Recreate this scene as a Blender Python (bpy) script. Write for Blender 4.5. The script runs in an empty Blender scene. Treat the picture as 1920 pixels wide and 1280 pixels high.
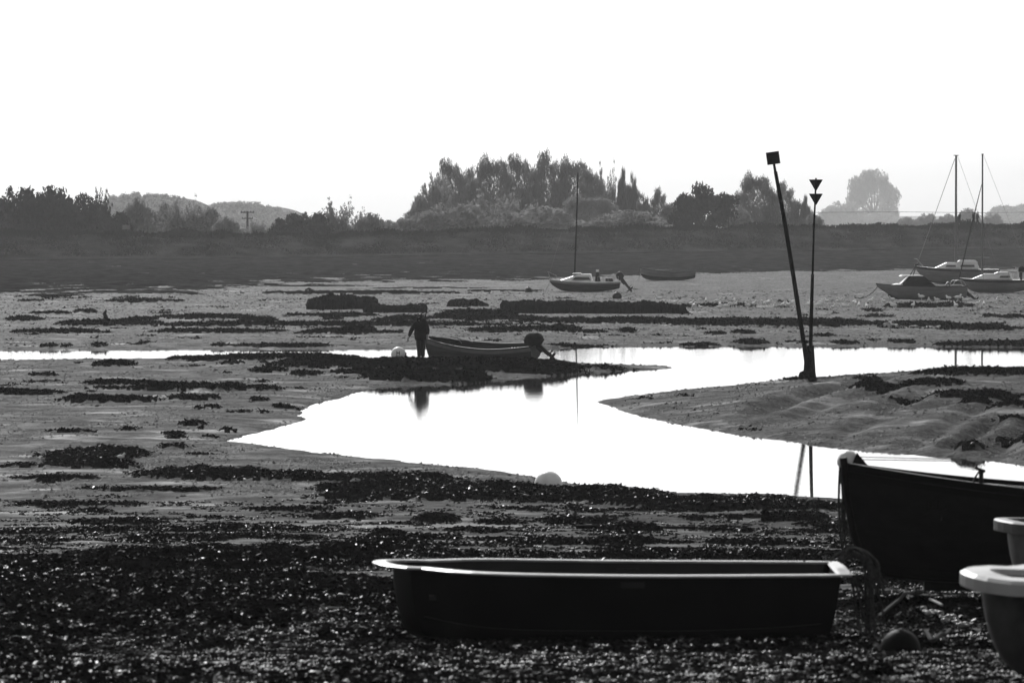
import bpy, math, random
import numpy as np
from mathutils import Vector, Matrix, Euler
R = math.radians
rnd = random.Random(7)
rng = np.random.default_rng(11)
scene = bpy.context.scene
COL = scene.collection

# ------------------------------------------------------------------ camera, sky, sun, exposure
F = 8900.0            # focal length in photo pixels (1920 wide)
ZC = 5.1              # eye height above the water of the creek
PITCH = math.atan(223.0 / F)
cam_d = bpy.data.cameras.new('camera')
cam = bpy.data.objects.new('camera', cam_d); COL.objects.link(cam)
cam.location = (0, 0, ZC)
cam.rotation_euler = (R(90) - PITCH, 0, 0)
cam_d.sensor_width = 36
cam_d.lens = 36 * F / 1920
cam_d.clip_start = 1.0
cam_d.clip_end = 30000
cam_d.dof.use_dof = True
cam_d.dof.focus_distance = 165
cam_d.dof.aperture_fstop = 9.5
scene.camera = cam

SUN_AZ, SUN_EL = -13.0, 33.0     # degrees left of the view axis, elevation
world = bpy.data.worlds.new('World'); scene.world = world
world.use_nodes = True
wn = world.node_tree; wn.nodes.clear()
sky = wn.nodes.new('ShaderNodeTexSky'); sky.sky_type = 'NISHITA'
sky.sun_disc = False
sky.sun_elevation = R(SUN_EL)
sky.sun_rotation = R(SUN_AZ)
sky.air_density = 1.0; sky.dust_density = 3.0; sky.ozone_density = 1.0
bw = wn.nodes.new('ShaderNodeRGBToBW')
bg = wn.nodes.new('ShaderNodeBackground'); bg.inputs['Strength'].default_value = 0.13
wo = wn.nodes.new('ShaderNodeOutputWorld')
wn.links.new(sky.outputs[0], bw.inputs[0]); wn.links.new(bw.outputs[0], bg.inputs[0])
wn.links.new(bg.outputs[0], wo.inputs[0])
sun_d = bpy.data.lights.new('sun', 'SUN'); sun_d.energy = 2.3; sun_d.angle = R(0.5)
sun_d.color = (1, 1, 1)
sun = bpy.data.objects.new('sun', sun_d); COL.objects.link(sun)
sdir = Vector((math.sin(R(SUN_AZ)) * math.cos(R(SUN_EL)), math.cos(R(SUN_AZ)) * math.cos(R(SUN_EL)), math.sin(R(SUN_EL))))
sun.rotation_euler = sdir.to_track_quat('Z', 'Y').to_euler()
vs = scene.view_settings
vs.view_transform = 'Standard'; vs.look = 'None'; vs.gamma = 1; vs.use_curve_mapping = False
vs.exposure = 0.25
scene.render.engine = 'CYCLES'
cy = scene.cycles
cy.use_denoising = True
cy.max_bounces = 5; cy.diffuse_bounces = 2; cy.glossy_bounces = 3; cy.volume_bounces = 1; cy.transmission_bounces = 4
cy.sample_clamp_indirect = 4; cy.sample_clamp_direct = 12
cy.caustics_reflective = False; cy.caustics_refractive = False
scene.render.film_transparent = False

# ------------------------------------------------------------------ helpers
cp_, sp_ = math.cos(PITCH), math.sin(PITCH)
def P(px, py, Y):
    a = (px - 960) / F; b = (640 - py) / F
    dy = cp_ + b * sp_; dz = -sp_ + b * cp_
    k = Y / dy
    return Vector((a * k, Y, ZC + dz * k))
def proj(X, Y, Z):
    d = Y * cp_ - (Z - ZC) * sp_; u = Y * sp_ + (Z - ZC) * cp_
    return 960 + F * X / d, 640 - F * u / d

def hash2(ix, iy, seed):
    h = (ix.astype(np.int64) * 374761393 + iy.astype(np.int64) * 668265263 + seed * 1274126177) & 0xffffffff
    h = ((h ^ (h >> 13)) * 1274126177) & 0xffffffff
    return ((h ^ (h >> 16)) & 0xffff) / 65535.0
def vnoise(x, y, seed=0):
    x = np.asarray(x, float); y = np.asarray(y, float)
    ix = np.floor(x); iy = np.floor(y); fx = x - ix; fy = y - iy
    out = 0
    sx = fx * fx * fx * (fx * (fx * 6 - 15) + 10); sy = fy * fy * fy * (fy * (fy * 6 - 15) + 10)
    def g(dx, dy):
        a = hash2(ix + dx, iy + dy, seed) * 2 * np.pi
        return np.cos(a) * (fx - dx) + np.sin(a) * (fy - dy)
    a = g(0, 0); b = g(1, 0); c = g(0, 1); d = g(1, 1)
    return ((a + (b - a) * sx) + ((c + (d - c) * sx) - (a + (b - a) * sx)) * sy) * 1.5   # about -1..1
def fbm(x, y, seed=0, octv=4, gain=.5):
    s = 0; a = 1; t = 0
    for i in range(octv):
        s = s + a * vnoise(x * 2 ** i + 17 * i, y * 2 ** i - 9 * i, seed + i); t += a; a *= gain
    return s / t

def tag(o, label=None, cat=None, group=None, kind=None):
    if label: o['label'] = label
    if cat: o['category'] = cat
    if group: o['group'] = group
    if kind: o['kind'] = kind
    return o
def link(o, parent=None):
    COL.objects.link(o)
    if parent is not None: o.parent = parent
    return o
def empty(name, loc, rotz=0, rx=0, ry=0):
    o = bpy.data.objects.new(name, None); COL.objects.link(o)
    o.location = loc; o.rotation_euler = (rx, ry, rotz); o.empty_display_size = .2
    return o
class MB:
    def __init__(s): s.v = []; s.f = []
    def add(s, vs, fs):
        n = len(s.v); s.v += [tuple(v) for v in vs]; s.f += [tuple(i + n for i in f) for f in fs]
        return s
    def box(s, x0, x1, y0, y1, z0, z1):
        return s.add([(x0,y0,z0),(x1,y0,z0),(x1,y1,z0),(x0,y1,z0),(x0,y0,z1),(x1,y0,z1),(x1,y1,z1),(x0,y1,z1)],
                     [(0,3,2,1),(4,5,6,7),(0,1,5,4),(1,2,6,5),(2,3,7,6),(3,0,4,7)])
    def hexa(s, p):   # 8 corner points, bottom 4 then top 4
        return s.add(p, [(0,3,2,1),(4,5,6,7),(0,1,5,4),(1,2,6,5),(2,3,7,6),(3,0,4,7)])
    def tube(s, pts, rad, n=8, cap=True):
        pts = [Vector(p) for p in pts]; m = len(pts)
        if not hasattr(rad, '__len__'): rad = [rad] * m
        vs = []; up = Vector((0, 0, 1))
        t0 = (pts[1] - pts[0]).normalized()
        ref = up if abs(t0.z) < .9 else Vector((1, 0, 0))
        a = t0.cross(ref).normalized()
        for i in range(m):
            t = (pts[min(i + 1, m - 1)] - pts[max(i - 1, 0)])
            t = t.normalized() if t.length > 1e-9 else t0
            a = (a - t * a.dot(t))
            a = a.normalized() if a.length > 1e-6 else t.orthogonal().normalized()
            b = t.cross(a)
            for k in range(n):
                an = 2 * math.pi * k / n
                vs.append(pts[i] + (a * math.cos(an) + b * math.sin(an)) * rad[i])
        fs = []
        for i in range(m - 1):
            for k in range(n):
                fs.append((i*n+k, i*n+(k+1)%n, (i+1)*n+(k+1)%n, (i+1)*n+k))
        if cap: fs += [tuple(range(n))[::-1], tuple((m-1)*n+k for k in range(n))]
        return s.add(vs, fs)
    def lathe(s, prof, n=16, c=(0, 0, 0)):   # prof: list (r,z)
        vs = []
        for r, z in prof:
            for k in range(n):
                an = 2 * math.pi * k / n
                vs.append((c[0] + r * math.cos(an), c[1] + r * math.sin(an), c[2] + z))
        fs = []; m = len(prof)
        for i in range(m - 1):
            for k in range(n):
                fs.append((i*n+k, i*n+(k+1)%n, (i+1)*n+(k+1)%n, (i+1)*n+k))
        fs += [tuple(range(n))[::-1], tuple((m-1)*n+k for k in range(n))]
        return s.add(vs, fs)
    def ball(s, c, rx, ry=None, rz=None, n=14, m=9, rough=0, seed=0):
        ry = ry or rx; rz = rz or rx
        vs = []
        rr = random.Random(seed)
        for i in range(1, m):
            th = math.pi * i / m
            for k in range(n):
                ph = 2 * math.pi * k / n
                q = 1 + rough * rr.uniform(-1, 1)
                vs.append((c[0] + rx*q*math.sin(th)*math.cos(ph), c[1] + ry*q*math.sin(th)*math.sin(ph), c[2] + rz*q*math.cos(th)))
        vs += [(c[0], c[1], c[2] + rz), (c[0], c[1], c[2] - rz)]
        fs = []
        for i in range(m - 2):
            for k in range(n):
                fs.append((i*n+k, (i+1)*n+k, (i+1)*n+(k+1)%n, i*n+(k+1)%n))
        T = (m-1)*n
        for k in range(n):
            fs.append((T, k, (k+1)%n)); fs.append((T+1, (m-2)*n+(k+1)%n, (m-2)*n+k))
        return s.add(vs, fs)
    def grid(s, rows):     # rows of points
        n = len(rows[0]); vs = [p for r in rows for p in r]
        fs = [(i*n+k, i*n+k+1, (i+1)*n+k+1, (i+1)*n+k) for i in range(len(rows)-1) for k in range(n-1)]
        return s.add(vs, fs)
    def sweep(s, path, sec, closed=False):   # path pts, sec (n,z) offsets; n = horizontal normal left of travel
        path = [Vector(p) for p in path]; m = len(path); rows = []
        for i in range(m):
            a = path[(i - 1) % m] if (closed or i) else path[i]; b = path[(i + 1) % m] if (closed or i < m - 1) else path[i]
            t = b - a; t.z = 0; t.normalize(); nn = Vector((-t.y, t.x, 0))
            rows.append([path[i] + nn * q[0] + Vector((0, 0, q[1])) for q in sec] )
        k = len(sec); vs = [p for r in rows for p in r]; fs = []
        for i in range(m if closed else m - 1):
            j = (i + 1) % m
            for q in range(k): fs.append((i*k+q, i*k+(q+1)%k, j*k+(q+1)%k, j*k+q))
        if not closed: fs += [tuple(range(k)), tuple((m-1)*k+q for q in range(k))[::-1]]
        return s.add(vs, fs)
    def build(s, name, mat, parent=None, smooth=False, loc=None):
        me = bpy.data.meshes.new(name); me.from_pydata(s.v, [], s.f); me.update()
        if smooth: me.polygons.foreach_set('use_smooth', [True] * len(me.polygons))
        me.materials.append(mat)
        o = bpy.data.objects.new(name, me); link(o, parent)
        if loc: o.location = loc
        return o
def np_mesh(name, V, Fq, mat, parent=None, smooth=False, attrs=None):
    me = bpy.data.meshes.new(name)
    k = Fq.shape[1]
    me.vertices.add(len(V)); me.vertices.foreach_set('co', np.ascontiguousarray(V, dtype=np.float32).ravel())
    me.loops.add(Fq.size); me.loops.foreach_set('vertex_index', np.ascontiguousarray(Fq, dtype=np.int32).ravel())
    me.polygons.add(len(Fq)); me.polygons.foreach_set('loop_start', np.arange(0, Fq.size, k, dtype=np.int32))
    me.polygons.foreach_set('loop_total', np.full(len(Fq), k, dtype=np.int32))
    if smooth: me.polygons.foreach_set('use_smooth', np.ones(len(Fq), dtype=bool))
    me.update(calc_edges=True)
    for an, av in (attrs or {}).items():
        at = me.attributes.new(an, 'FLOAT', 'POINT'); at.data.foreach_set('value', np.ascontiguousarray(av, dtype=np.float32))
    me.materials.append(mat)
    o = bpy.data.objects.new(name, me); link(o, parent)
    return o
def catmull(pts, n=8):
    pts = [Vector(p) for p in pts]; q = [pts[0] * 2 - pts[1]] + pts + [pts[-1] * 2 - pts[-2]]; out = []
    for i in range(1, len(q) - 2):
        for k in range(n):
            t = k / n; a, b, c, d = q[i-1], q[i], q[i+1], q[i+2]
            out.append(.5 * ((2*b) + (-a+c)*t + (2*a-5*b+4*c-d)*t*t + (-a+3*b-3*c+d)*t**3))
    out.append(pts[-1]); return out

# ------------------------------------------------------------------ materials (all grey: the photograph is black and white)
def mat(name, g, rough=.6, spec=.5, var=0.0, vscale=3.0, bump=0.0, bscale=20.0, metal=0.0, vstretch=(1,1,1), rvar=0.0, bdist=.02):
    m = bpy.data.materials.new(name); m.use_nodes = True
    nt = m.node_tree; b = nt.nodes['Principled BSDF']
    b.inputs['Base Color'].default_value = (g, g, g, 1)
    b.inputs['Roughness'].default_value = rough
    b.inputs['Specular IOR Level'].default_value = spec
    b.inputs['Metallic'].default_value = metal
    tc = nt.nodes.new('ShaderNodeTexCoord'); mp = nt.nodes.new('ShaderNodeMapping')
    mp.inputs['Scale'].default_value = vstretch
    nt.links.new(tc.outputs['Object'], mp.inputs[0])
    if var or rvar:
        nz = nt.nodes.new('ShaderNodeTexNoise'); nz.inputs['Scale'].default_value = vscale; nz.inputs['Detail'].default_value = 6
        nt.links.new(mp.outputs[0], nz.inputs['Vector'])
    if var:
        mr = nt.nodes.new('ShaderNodeMapRange'); mr.inputs[1].default_value = .3; mr.inputs[2].default_value = .7
        mr.inputs[3].default_value = max(0, g - var); mr.inputs[4].default_value = g + var
        nt.links.new(nz.outputs[0], mr.inputs[0]); nt.links.new(mr.outputs[0], b.inputs['Base Color'])
    if rvar:
        mr = nt.nodes.new('ShaderNodeMapRange'); mr.inputs[1].default_value = .35; mr.inputs[2].default_value = .65
        mr.inputs[3].default_value = max(.02, rough - rvar); mr.inputs[4].default_value = min(1, rough + rvar)
        nt.links.new(nz.outputs[0], mr.inputs[0]); nt.links.new(mr.outputs[0], b.inputs['Roughness'])
    if bump:
        n2 = nt.nodes.new('ShaderNodeTexNoise'); n2.inputs['Scale'].default_value = bscale; n2.inputs['Detail'].default_value = 5
        nt.links.new(mp.outputs[0], n2.inputs['Vector'])
        bp = nt.nodes.new('ShaderNodeBump'); bp.inputs['Strength'].default_value = bump; bp.inputs['Distance'].default_value = bdist
        nt.links.new(n2.outputs[0], bp.inputs['Height']); nt.links.new(bp.outputs[0], b.inputs['Normal'])
    return m
M = {}
M['mud'] = mat('mud', .085, .74, .10, var=.022, vscale=.8, bump=1.0, bscale=3.5, rvar=.12, bdist=.12)
M['shingle'] = mat('shingle', .022, .85, .0, var=.018, vscale=1.2, bump=1.0, bscale=3, bdist=.2, vstretch=(.6, .25, 1))
M['crumb'] = mat('mud_crumb', .02, .7, .08, var=.012, vscale=.5)
M['weed'] = mat('weed', .006, .8, .0, var=.006, vscale=6, bump=1.0, bscale=14, bdist=.08)
M['frond'] = mat('frond', .006, .4, .0, var=.003, vscale=30)
M['pebble'] = mat('pebble', .010, .4, .08, var=.009, vscale=9)
M['water'] = mat('water', .02, .03, .5)
M['bank'] = mat('bank', .035, .9, .0, var=.022, vscale=.5, bump=1, bscale=2.5, bdist=.3, vstretch=(.6,.4,2))
M['grass'] = mat('grass', .02, .9, .0)
M['field'] = mat('field', .03, .9, .1, var=.03, vscale=.01)
M['bark'] = mat('bark', .04, .9, .1)
M['black'] = mat('black_paint', .003, .5, .08, var=.001, vscale=4)
M['blackwood'] = mat('black_wood', .005, .6, .1, var=.002, vscale=5, vstretch=(.3,3,3), bump=.2, bscale=30)
M['dark'] = mat('dark_paint', .012, .5, .2, var=.004, vscale=3)
M['grey'] = mat('grey_paint', .16, .5, .4, var=.03, vscale=2)
M['greyhull'] = mat('worn_grey_hull', .15, .55, .4, var=.04, vscale=1.5, vstretch=(.5,1,2))
M['white'] = mat('white_gelcoat', .75, .3, .5, var=.05, vscale=2)
M['offwhite'] = mat('weathered_white', .6, .45, .4, var=.1, vscale=3)
M['cream'] = mat('cream_plastic', .34, .42, .4, var=.05, vscale=4, bump=.1, bscale=9)
M['rope'] = mat('rope', .05, .9, .05, var=.03, vscale=60, bump=.6, bscale=150, bdist=.01)
M['paler'] = mat('pale_rope', .35, .9, .1, var=.1, vscale=60)
M['glass'] = mat('dark_glass', .02, .08, .6)
M['metal'] = mat('dull_metal', .25, .4, .5, metal=.6)
M['mast'] = mat('mast_alloy', .12, .5, .5)
M['coat'] = mat('coat_cloth', .006, .8, .05, var=.002, vscale=10, bump=.4, bscale=14)
M['trouser'] = mat('trouser_cloth', .006, .7, .08)
M['boot'] = mat('rubber_boot', .005, .4, .15)
M['skin'] = mat('skin', .25, .6, .3)
M['hair'] = mat('hair', .1, .8, .2)
M['canvas'] = mat('canvas', .012, .85, .05, var=.005, vscale=5, bump=.4, bscale=8)
M['post'] = mat('post_timber', .004, .8, .03, var=.002, vscale=4, bump=.6, bscale=20)
M['buoyskin'] = mat('buoy_plastic', .8, .45, .4, var=.12, vscale=5)
M['darkbuoy'] = mat('dark_buoy', .012, .5, .15, var=.004)
M['feather'] = mat('white_feather', .8, .7, .2)
M['gfeather'] = mat('grey_feather', .3, .7, .2)
M['rock'] = mat('weedy_rock', .004, .85, .0, var=.002, vscale=3, bump=1, bscale=7, bdist=.08)

def patchy_spec(m, sc, hi, lo=0.0, a=.5, b=.62):
    nt = m.node_tree; p = nt.nodes['Principled BSDF']
    tc = nt.nodes.new('ShaderNodeTexCoord'); nz = nt.nodes.new('ShaderNodeTexNoise'); nz.inputs['Scale'].default_value = sc; nz.inputs['Detail'].default_value = 3
    mr = nt.nodes.new('ShaderNodeMapRange'); mr.inputs[1].default_value = a; mr.inputs[2].default_value = b; mr.inputs[3].default_value = lo; mr.inputs[4].default_value = hi
    nt.links.new(tc.outputs['Object'], nz.inputs['Vector']); nt.links.new(nz.outputs[0], mr.inputs[0]); nt.links.new(mr.outputs[0], p.inputs['Specular IOR Level'])
def patch_mult(m, sc, a, b):
    nt = m.node_tree; p = nt.nodes['Principled BSDF']; old = p.inputs['Specular IOR Level'].links[0].from_socket
    tc = nt.nodes.new('ShaderNodeTexCoord'); mp = nt.nodes.new('ShaderNodeMapping'); mp.inputs['Scale'].default_value = (1, .6, 1)
    nz = nt.nodes.new('ShaderNodeTexNoise'); nz.inputs['Scale'].default_value = sc; nz.inputs['Detail'].default_value = 4
    mr = nt.nodes.new('ShaderNodeMapRange'); mr.inputs[1].default_value = a; mr.inputs[2].default_value = b; mr.inputs[3].default_value = 0.04; mr.inputs[4].default_value = 1
    ml = nt.nodes.new('ShaderNodeMath'); ml.operation = 'MULTIPLY'
    nt.links.new(tc.outputs['Object'], mp.inputs[0]); nt.links.new(mp.outputs[0], nz.inputs['Vector']); nt.links.new(nz.outputs[0], mr.inputs[0])
    nt.links.new(old, ml.inputs[0]); nt.links.new(mr.outputs[0], ml.inputs[1]); nt.links.new(ml.outputs[0], p.inputs['Specular IOR Level'])
patchy_spec(M['frond'], 9, .22, 0, .60, .72)
patch_mult(M['frond'], .55, .48, .60)
patchy_spec(M['pebble'], 7, .40, .0, .55, .68)
patch_mult(M['pebble'], .7, .38, .56)
def mud_grain_and_light(m):
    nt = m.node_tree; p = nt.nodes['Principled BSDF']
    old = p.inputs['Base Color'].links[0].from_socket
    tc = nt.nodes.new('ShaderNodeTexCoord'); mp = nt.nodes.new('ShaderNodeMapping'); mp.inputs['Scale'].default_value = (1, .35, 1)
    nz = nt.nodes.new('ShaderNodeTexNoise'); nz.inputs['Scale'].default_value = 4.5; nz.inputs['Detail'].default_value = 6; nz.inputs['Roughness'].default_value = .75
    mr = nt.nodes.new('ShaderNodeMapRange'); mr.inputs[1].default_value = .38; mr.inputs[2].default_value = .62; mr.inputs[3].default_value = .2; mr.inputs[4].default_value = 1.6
    sx = nt.nodes.new('ShaderNodeSeparateXYZ'); my = nt.nodes.new('ShaderNodeValToRGB'); my.color_ramp.elements[0].position = .09; my.color_ramp.elements[0].color = (.10,) * 3 + (1,); my.color_ramp.elements[1].position = .76; my.color_ramp.elements[1].color = (1, 1, 1, 1); e_ = my.color_ramp.elements.new(.19); e_.color = (.28,) * 3 + (1,); e_ = my.color_ramp.elements.new(.30); e_.color = (.27,) * 3 + (1,); e_ = my.color_ramp.elements.new(.57); e_.color = (.27,) * 3 + (1,); dv_ = nt.nodes.new('ShaderNodeMath'); dv_.operation = 'DIVIDE'; dv_.inputs[1].default_value = 300; ml = nt.nodes.new('ShaderNodeMath'); ml.operation = 'MULTIPLY'  # ramp: darker near beach; far mud's haze and grazing light painted in paler
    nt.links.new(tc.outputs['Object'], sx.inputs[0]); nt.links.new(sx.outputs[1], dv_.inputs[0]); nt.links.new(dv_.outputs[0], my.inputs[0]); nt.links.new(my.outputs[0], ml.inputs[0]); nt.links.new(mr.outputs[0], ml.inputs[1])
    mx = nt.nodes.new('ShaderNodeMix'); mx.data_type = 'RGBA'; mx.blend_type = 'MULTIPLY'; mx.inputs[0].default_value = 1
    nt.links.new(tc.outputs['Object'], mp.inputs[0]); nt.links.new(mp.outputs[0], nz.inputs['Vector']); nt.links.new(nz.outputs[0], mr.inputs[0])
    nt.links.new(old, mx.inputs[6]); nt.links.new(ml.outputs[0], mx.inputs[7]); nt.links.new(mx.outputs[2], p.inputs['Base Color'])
mud_grain_and_light(M['mud'])
patchy_spec(M['mud'], .45, .24, .020, .57, .74)
def leafmat(name, g, tr=.3):
    m = bpy.data.materials.new(name); m.use_nodes = True; nt = m.node_tree; nt.nodes.clear()
    d = nt.nodes.new('ShaderNodeBsdfDiffuse'); t = nt.nodes.new('ShaderNodeBsdfTranslucent')
    mx = nt.nodes.new('ShaderNodeMixShader'); out = nt.nodes.new('ShaderNodeOutputMaterial')
    tc = nt.nodes.new('ShaderNodeTexCoord'); nz = nt.nodes.new('ShaderNodeTexNoise'); nz.inputs['Scale'].default_value = .6
    mr = nt.nodes.new('ShaderNodeMapRange'); mr.inputs[1].default_value = .35; mr.inputs[2].default_value = .65
    mr.inputs[3].default_value = g * .6; mr.inputs[4].default_value = g * 1.4
    nt.links.new(tc.outputs['Object'], nz.inputs['Vector']); nt.links.new(nz.outputs[0], mr.inputs[0])
    nt.links.new(mr.outputs[0], d.inputs[0]); nt.links.new(mr.outputs[0], t.inputs[0])
    mx.inputs[0].default_value = tr
    nt.links.new(d.outputs[0], mx.inputs[1]); nt.links.new(t.outputs[0], mx.inputs[2]); nt.links.new(mx.outputs[0], out.inputs[0])
    return m
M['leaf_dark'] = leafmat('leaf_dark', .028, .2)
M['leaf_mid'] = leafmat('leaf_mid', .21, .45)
M['leaf_hill_hazed'] = leafmat('leaf_hill_hazed', .24, .4)  # hill woods: leaf colour lightened to paint in extra haze
M['leaf_pale'] = leafmat('leaf_pale', .28, .4)  # farthest trees: fading in the haze partly painted into the leaf colour

# water: fine ripples stretched across the view
def water_mat():
    m = M['water']; nt = m.node_tree; b = nt.nodes['Principled BSDF']; b.inputs['IOR'].default_value = 1.333
    tc = nt.nodes.new('ShaderNodeTexCoord'); mp = nt.nodes.new('ShaderNodeMapping'); mp.inputs['Scale'].default_value = (.5, 2.2, 1)
    nt.links.new(tc.outputs['Object'], mp.inputs[0])
    n1 = nt.nodes.new('ShaderNodeTexNoise'); n1.inputs['Scale'].default_value = 1.6; n1.inputs['Detail'].default_value = 4
    nt.links.new(mp.outputs[0], n1.inputs['Vector'])
    bp = nt.nodes.new('ShaderNodeBump'); bp.inputs['Strength'].default_value = .3; bp.inputs['Distance'].default_value = .005
    nt.links.new(n1.outputs[0], bp.inputs['Height']); nt.links.new(bp.outputs[0], b.inputs['Normal'])
water_mat()

# ------------------------------------------------------------------ terrain
def G0(px, py):      # photo pixel on the water level
    a = (px - 960) / F; b = (640 - py) / F
    dy = cp_ + b * sp_; dz = -sp_ + b * cp_
    k = -ZC / dz
    return (a * k, dy * k)
WATER_PX = [(-700,662),(0,657),(500,655),(800,654),(1030,655),(1100,650),(1500,649),(1920,651),(2600,650),
  (2600,690),(2200,688),(1920,697),(1850,697),(1790,702),(1700,706),(1520,716),(1420,724),(1300,732),(1190,742),(1140,748),(1118,752),
  (1160,767),(1200,779),(1300,800),(1400,817),(1470,824),(1540,837),(1600,842),(1700,851),(1800,859),(1920,870),(2200,890),(2600,905),
  (2600,1010),(2200,1000),(1920,985),(1700,950),(1570,934),(1500,931),(1450,928),(1400,926),(1300,925),(1210,924),(1180,918),(1140,912),(1060,907),
  (1056,902),(1037,899),(902,879),(812,872),(722,861),(640,854),(550,843),(463,831),(425,827),(440,820),(513,803),(545,795),(573,787),(560,780),(567,768),
  (585,758),(640,746),(660,738),(700,728),(760,724),(870,720),(1000,708),(1130,697),(1240,692),(1262,689),(1250,687),(1100,684),(1020,680),(900,678),(740,678),
  (640,672),(500,671),(300,673),(0,676),(-700,682)]
WP = np.array([G0(*p) for p in WATER_PX])
def in_poly(X, Y, poly):
    ins = np.zeros(X.shape, bool); n = len(poly)
    for i in range(n):
        x1, y1 = poly[i]; x2, y2 = poly[(i + 1) % n]
        if y1 == y2: continue
        c = ((y1 > Y) != (y2 > Y)) & (X < (x2 - x1) * (Y - y1) / (y2 - y1) + x1)
        ins ^= c
    return ins
def seg_dist(X, Y, poly, closed=True, sy=.35):
    # depth counts less: shore shelves are long in the view direction
    d = np.full(X.shape, 1e9); n = len(poly)
    for i in range(n if closed else n - 1):
        x1, y1 = poly[i]; x2, y2 = poly[(i + 1) % n]
        y1 = y1 * sy; y2 = y2 * sy
        vx, vy = x2 - x1, y2 - y1; L = vx * vx + vy * vy + 1e-9
        t = np.clip(((X - x1) * vx + (Y * sy - y1) * vy) / L, 0, 1)
        d = np.minimum(d, (X - x1 - t * vx) ** 2 + (Y * sy - y1 - t * vy) ** 2)
    return np.sqrt(d)
PROF = np.array([(0,3.3),(14,3.05),(20,2.87),(25,2.68),(30,2.41),(36,2.18),(50,1.5),(70,.62),(84,.16),(95,.12),(130,.14),(180,.16),(240,.2),(330,.36),(400,.5),(9000,.5)])
FOOT = [(-1500,556),(-300,552),(0,551),(350,549),(430,538),(480,531),(740,526),(960,523),(1200,514),(1440,508),(1920,503),(3000,500)]
PATH = [(-1500,495),(0,489),(480,485),(960,478),(1440,472),(1920,467),(3000,464)]
CREST = [(-1500,440),(0,439),(480,441),(600,444),(740,439),(960,433),(1440,428),(1920,425),(3000,424)]
def ctrl(tab, px): return np.interp(px, [t[0] for t in tab], [t[1] for t in tab])
GULLIES = [([(1432,790),(1470,778),(1530,766),(1580,758),(1660,748)], .30, .9), ([(1500,800),(1560,782),(1640,772),(1700,760)], .16, .7),
           ([(1655,797),(1690,788),(1735,778)], .2, .7), ([(1780,846),(1820,836),(1860,822)], .25, .5), ([(1560,835),(1620,815),(1700,800),(1790,790)], .12, .6),
           ([(1130,752),(1180,748),(1240,738)], .08, .6), ([(1700,850),(1760,830),(1840,800),(1920,780)], .15, .6), ([(1860,868),(1890,845),(1960,815)], .2, .6)]
GULLW = [(np.array([G0(*p) for p in pts]), dpt, w) for pts, dpt, w in GULLIES]
def base_h(X, Y, gull=True):
    X = np.asarray(X, float); Y = np.asarray(Y, float)
    px = 960 + F * X / np.maximum(Y, 1)
    z = np.interp(Y, PROF[:, 0], PROF[:, 1])
    near = (Y < 230)
    ins = in_poly(X, Y, WP)
    d = seg_dist(X, Y, WP)
    d = d + (.18 * fbm(X * 1.4, Y * .5, 3, 4)) * np.clip(1 - d / 3, 0, 1) * np.where(ins, -1, 1)
    flip = d < 0
    ins = ins ^ flip; d = np.abs(d)
    # right hand bank is a higher rounded hump
    hump = np.exp(-((Y - 135) / 26.0) ** 2) * np.clip((X - 2.0) / 10, 0, 1)
    z = z + .55 * hump + .16 * np.exp(-((Y - 166) / 7.0) ** 2) * np.clip((px - 350) / 200, 0, 1) * np.clip((1200 - px) / 200, 0, 1)
    zl = z * (1 - np.exp(-d / np.where(z > .5, 2.2, 1.3))) + .012
    if gull:
        und = .05 * fbm(X * .35, Y * .12, 21, 3) + .012 * fbm(X * 3, Y * 1.5, 22, 3)
        zl = zl + und * np.clip(d / 1.2, 0, 1) * np.where(Y > 84, 1, .5)
        zl = zl + .05 * hump * fbm(X * 1.1, Y * .5, 23, 5, .65)
        for pl, dp, w in GULLW:
            dp = dp * .85; w = w * .5
            dg = seg_dist(X, Y, pl, False, .35)
            zl = zl - dp * np.exp(-(dg / w) ** 2) * np.clip(d / 1.0, 0, 1) + dp * .2 * np.exp(-((dg - 1.9 * w) / w) ** 2) * np.clip(d / 1.0, 0, 1)
        zl = np.maximum(zl, .006)
    zw = -.02 - .25 * (1 - np.exp(-d / 2.0))
    z = np.where(ins, zw, zl)
    # shingle and sea bank
    pf = ctrl(FOOT, px); pp = ctrl(PATH, px); pc = ctrl(CREST, px)
    Yf = F * (ZC - .5) / (pf - 417); Yc = np.interp(px, [-1500, 0, 1920, 3000], [500, 520, 600, 640]); Yp = Yc - 18
    zp = ZC - (pp - 417) / F * Yp; zc = ZC - (pc - 417) / F * Yc
    t1 = np.clip((Y - Yf) / (Yp - Yf), 0, 1); t2 = np.clip((Y - Yp) / (Yc - Yp), 0, 1); t3 = np.clip((Y - Yc - 5) / 20, 0, 1)
    zb = .5 + (zp - .5) * t1 + (zc - zp) * (t2 ** .9) + .12 * np.clip((Y - Yp) / 1.5, 0, 1) * (t2 < 1) * 0
    zb = zb + (2.0 - zc) * t3 + .10 * fbm(X * .25, Y * .1, 31, 3) * (t2 > 0) 
    blend = np.clip((Y - Yf + 15) / 15, 0, 1)
    z = z * (1 - blend) + zb * blend
    return z
HILLS = [(290,363,1500,130,90),(480,381,1700,110,80),(1990,386,3200,130,200),(1790,398,5200,260,300),(700,420,3000,300,200)]
HW = []
for hx, hy, hd, hw, hdep in HILLS:
    p = P(hx, hy, hd); HW.append((p.x, hd, p.z - 7 / F * hd, hw / F * hd, hdep))
def ground_hit(px, py):
    Ys = np.concatenate([np.arange(18, 120, .1), np.arange(120, 640, .4)])
    X = (px - 960) / F * Ys
    z = base_h(X, Ys, False)
    _, q = proj(X, Ys, z)
    i = np.argmax(q <= py)
    return X[i], Ys[i], float(z[i])

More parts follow.
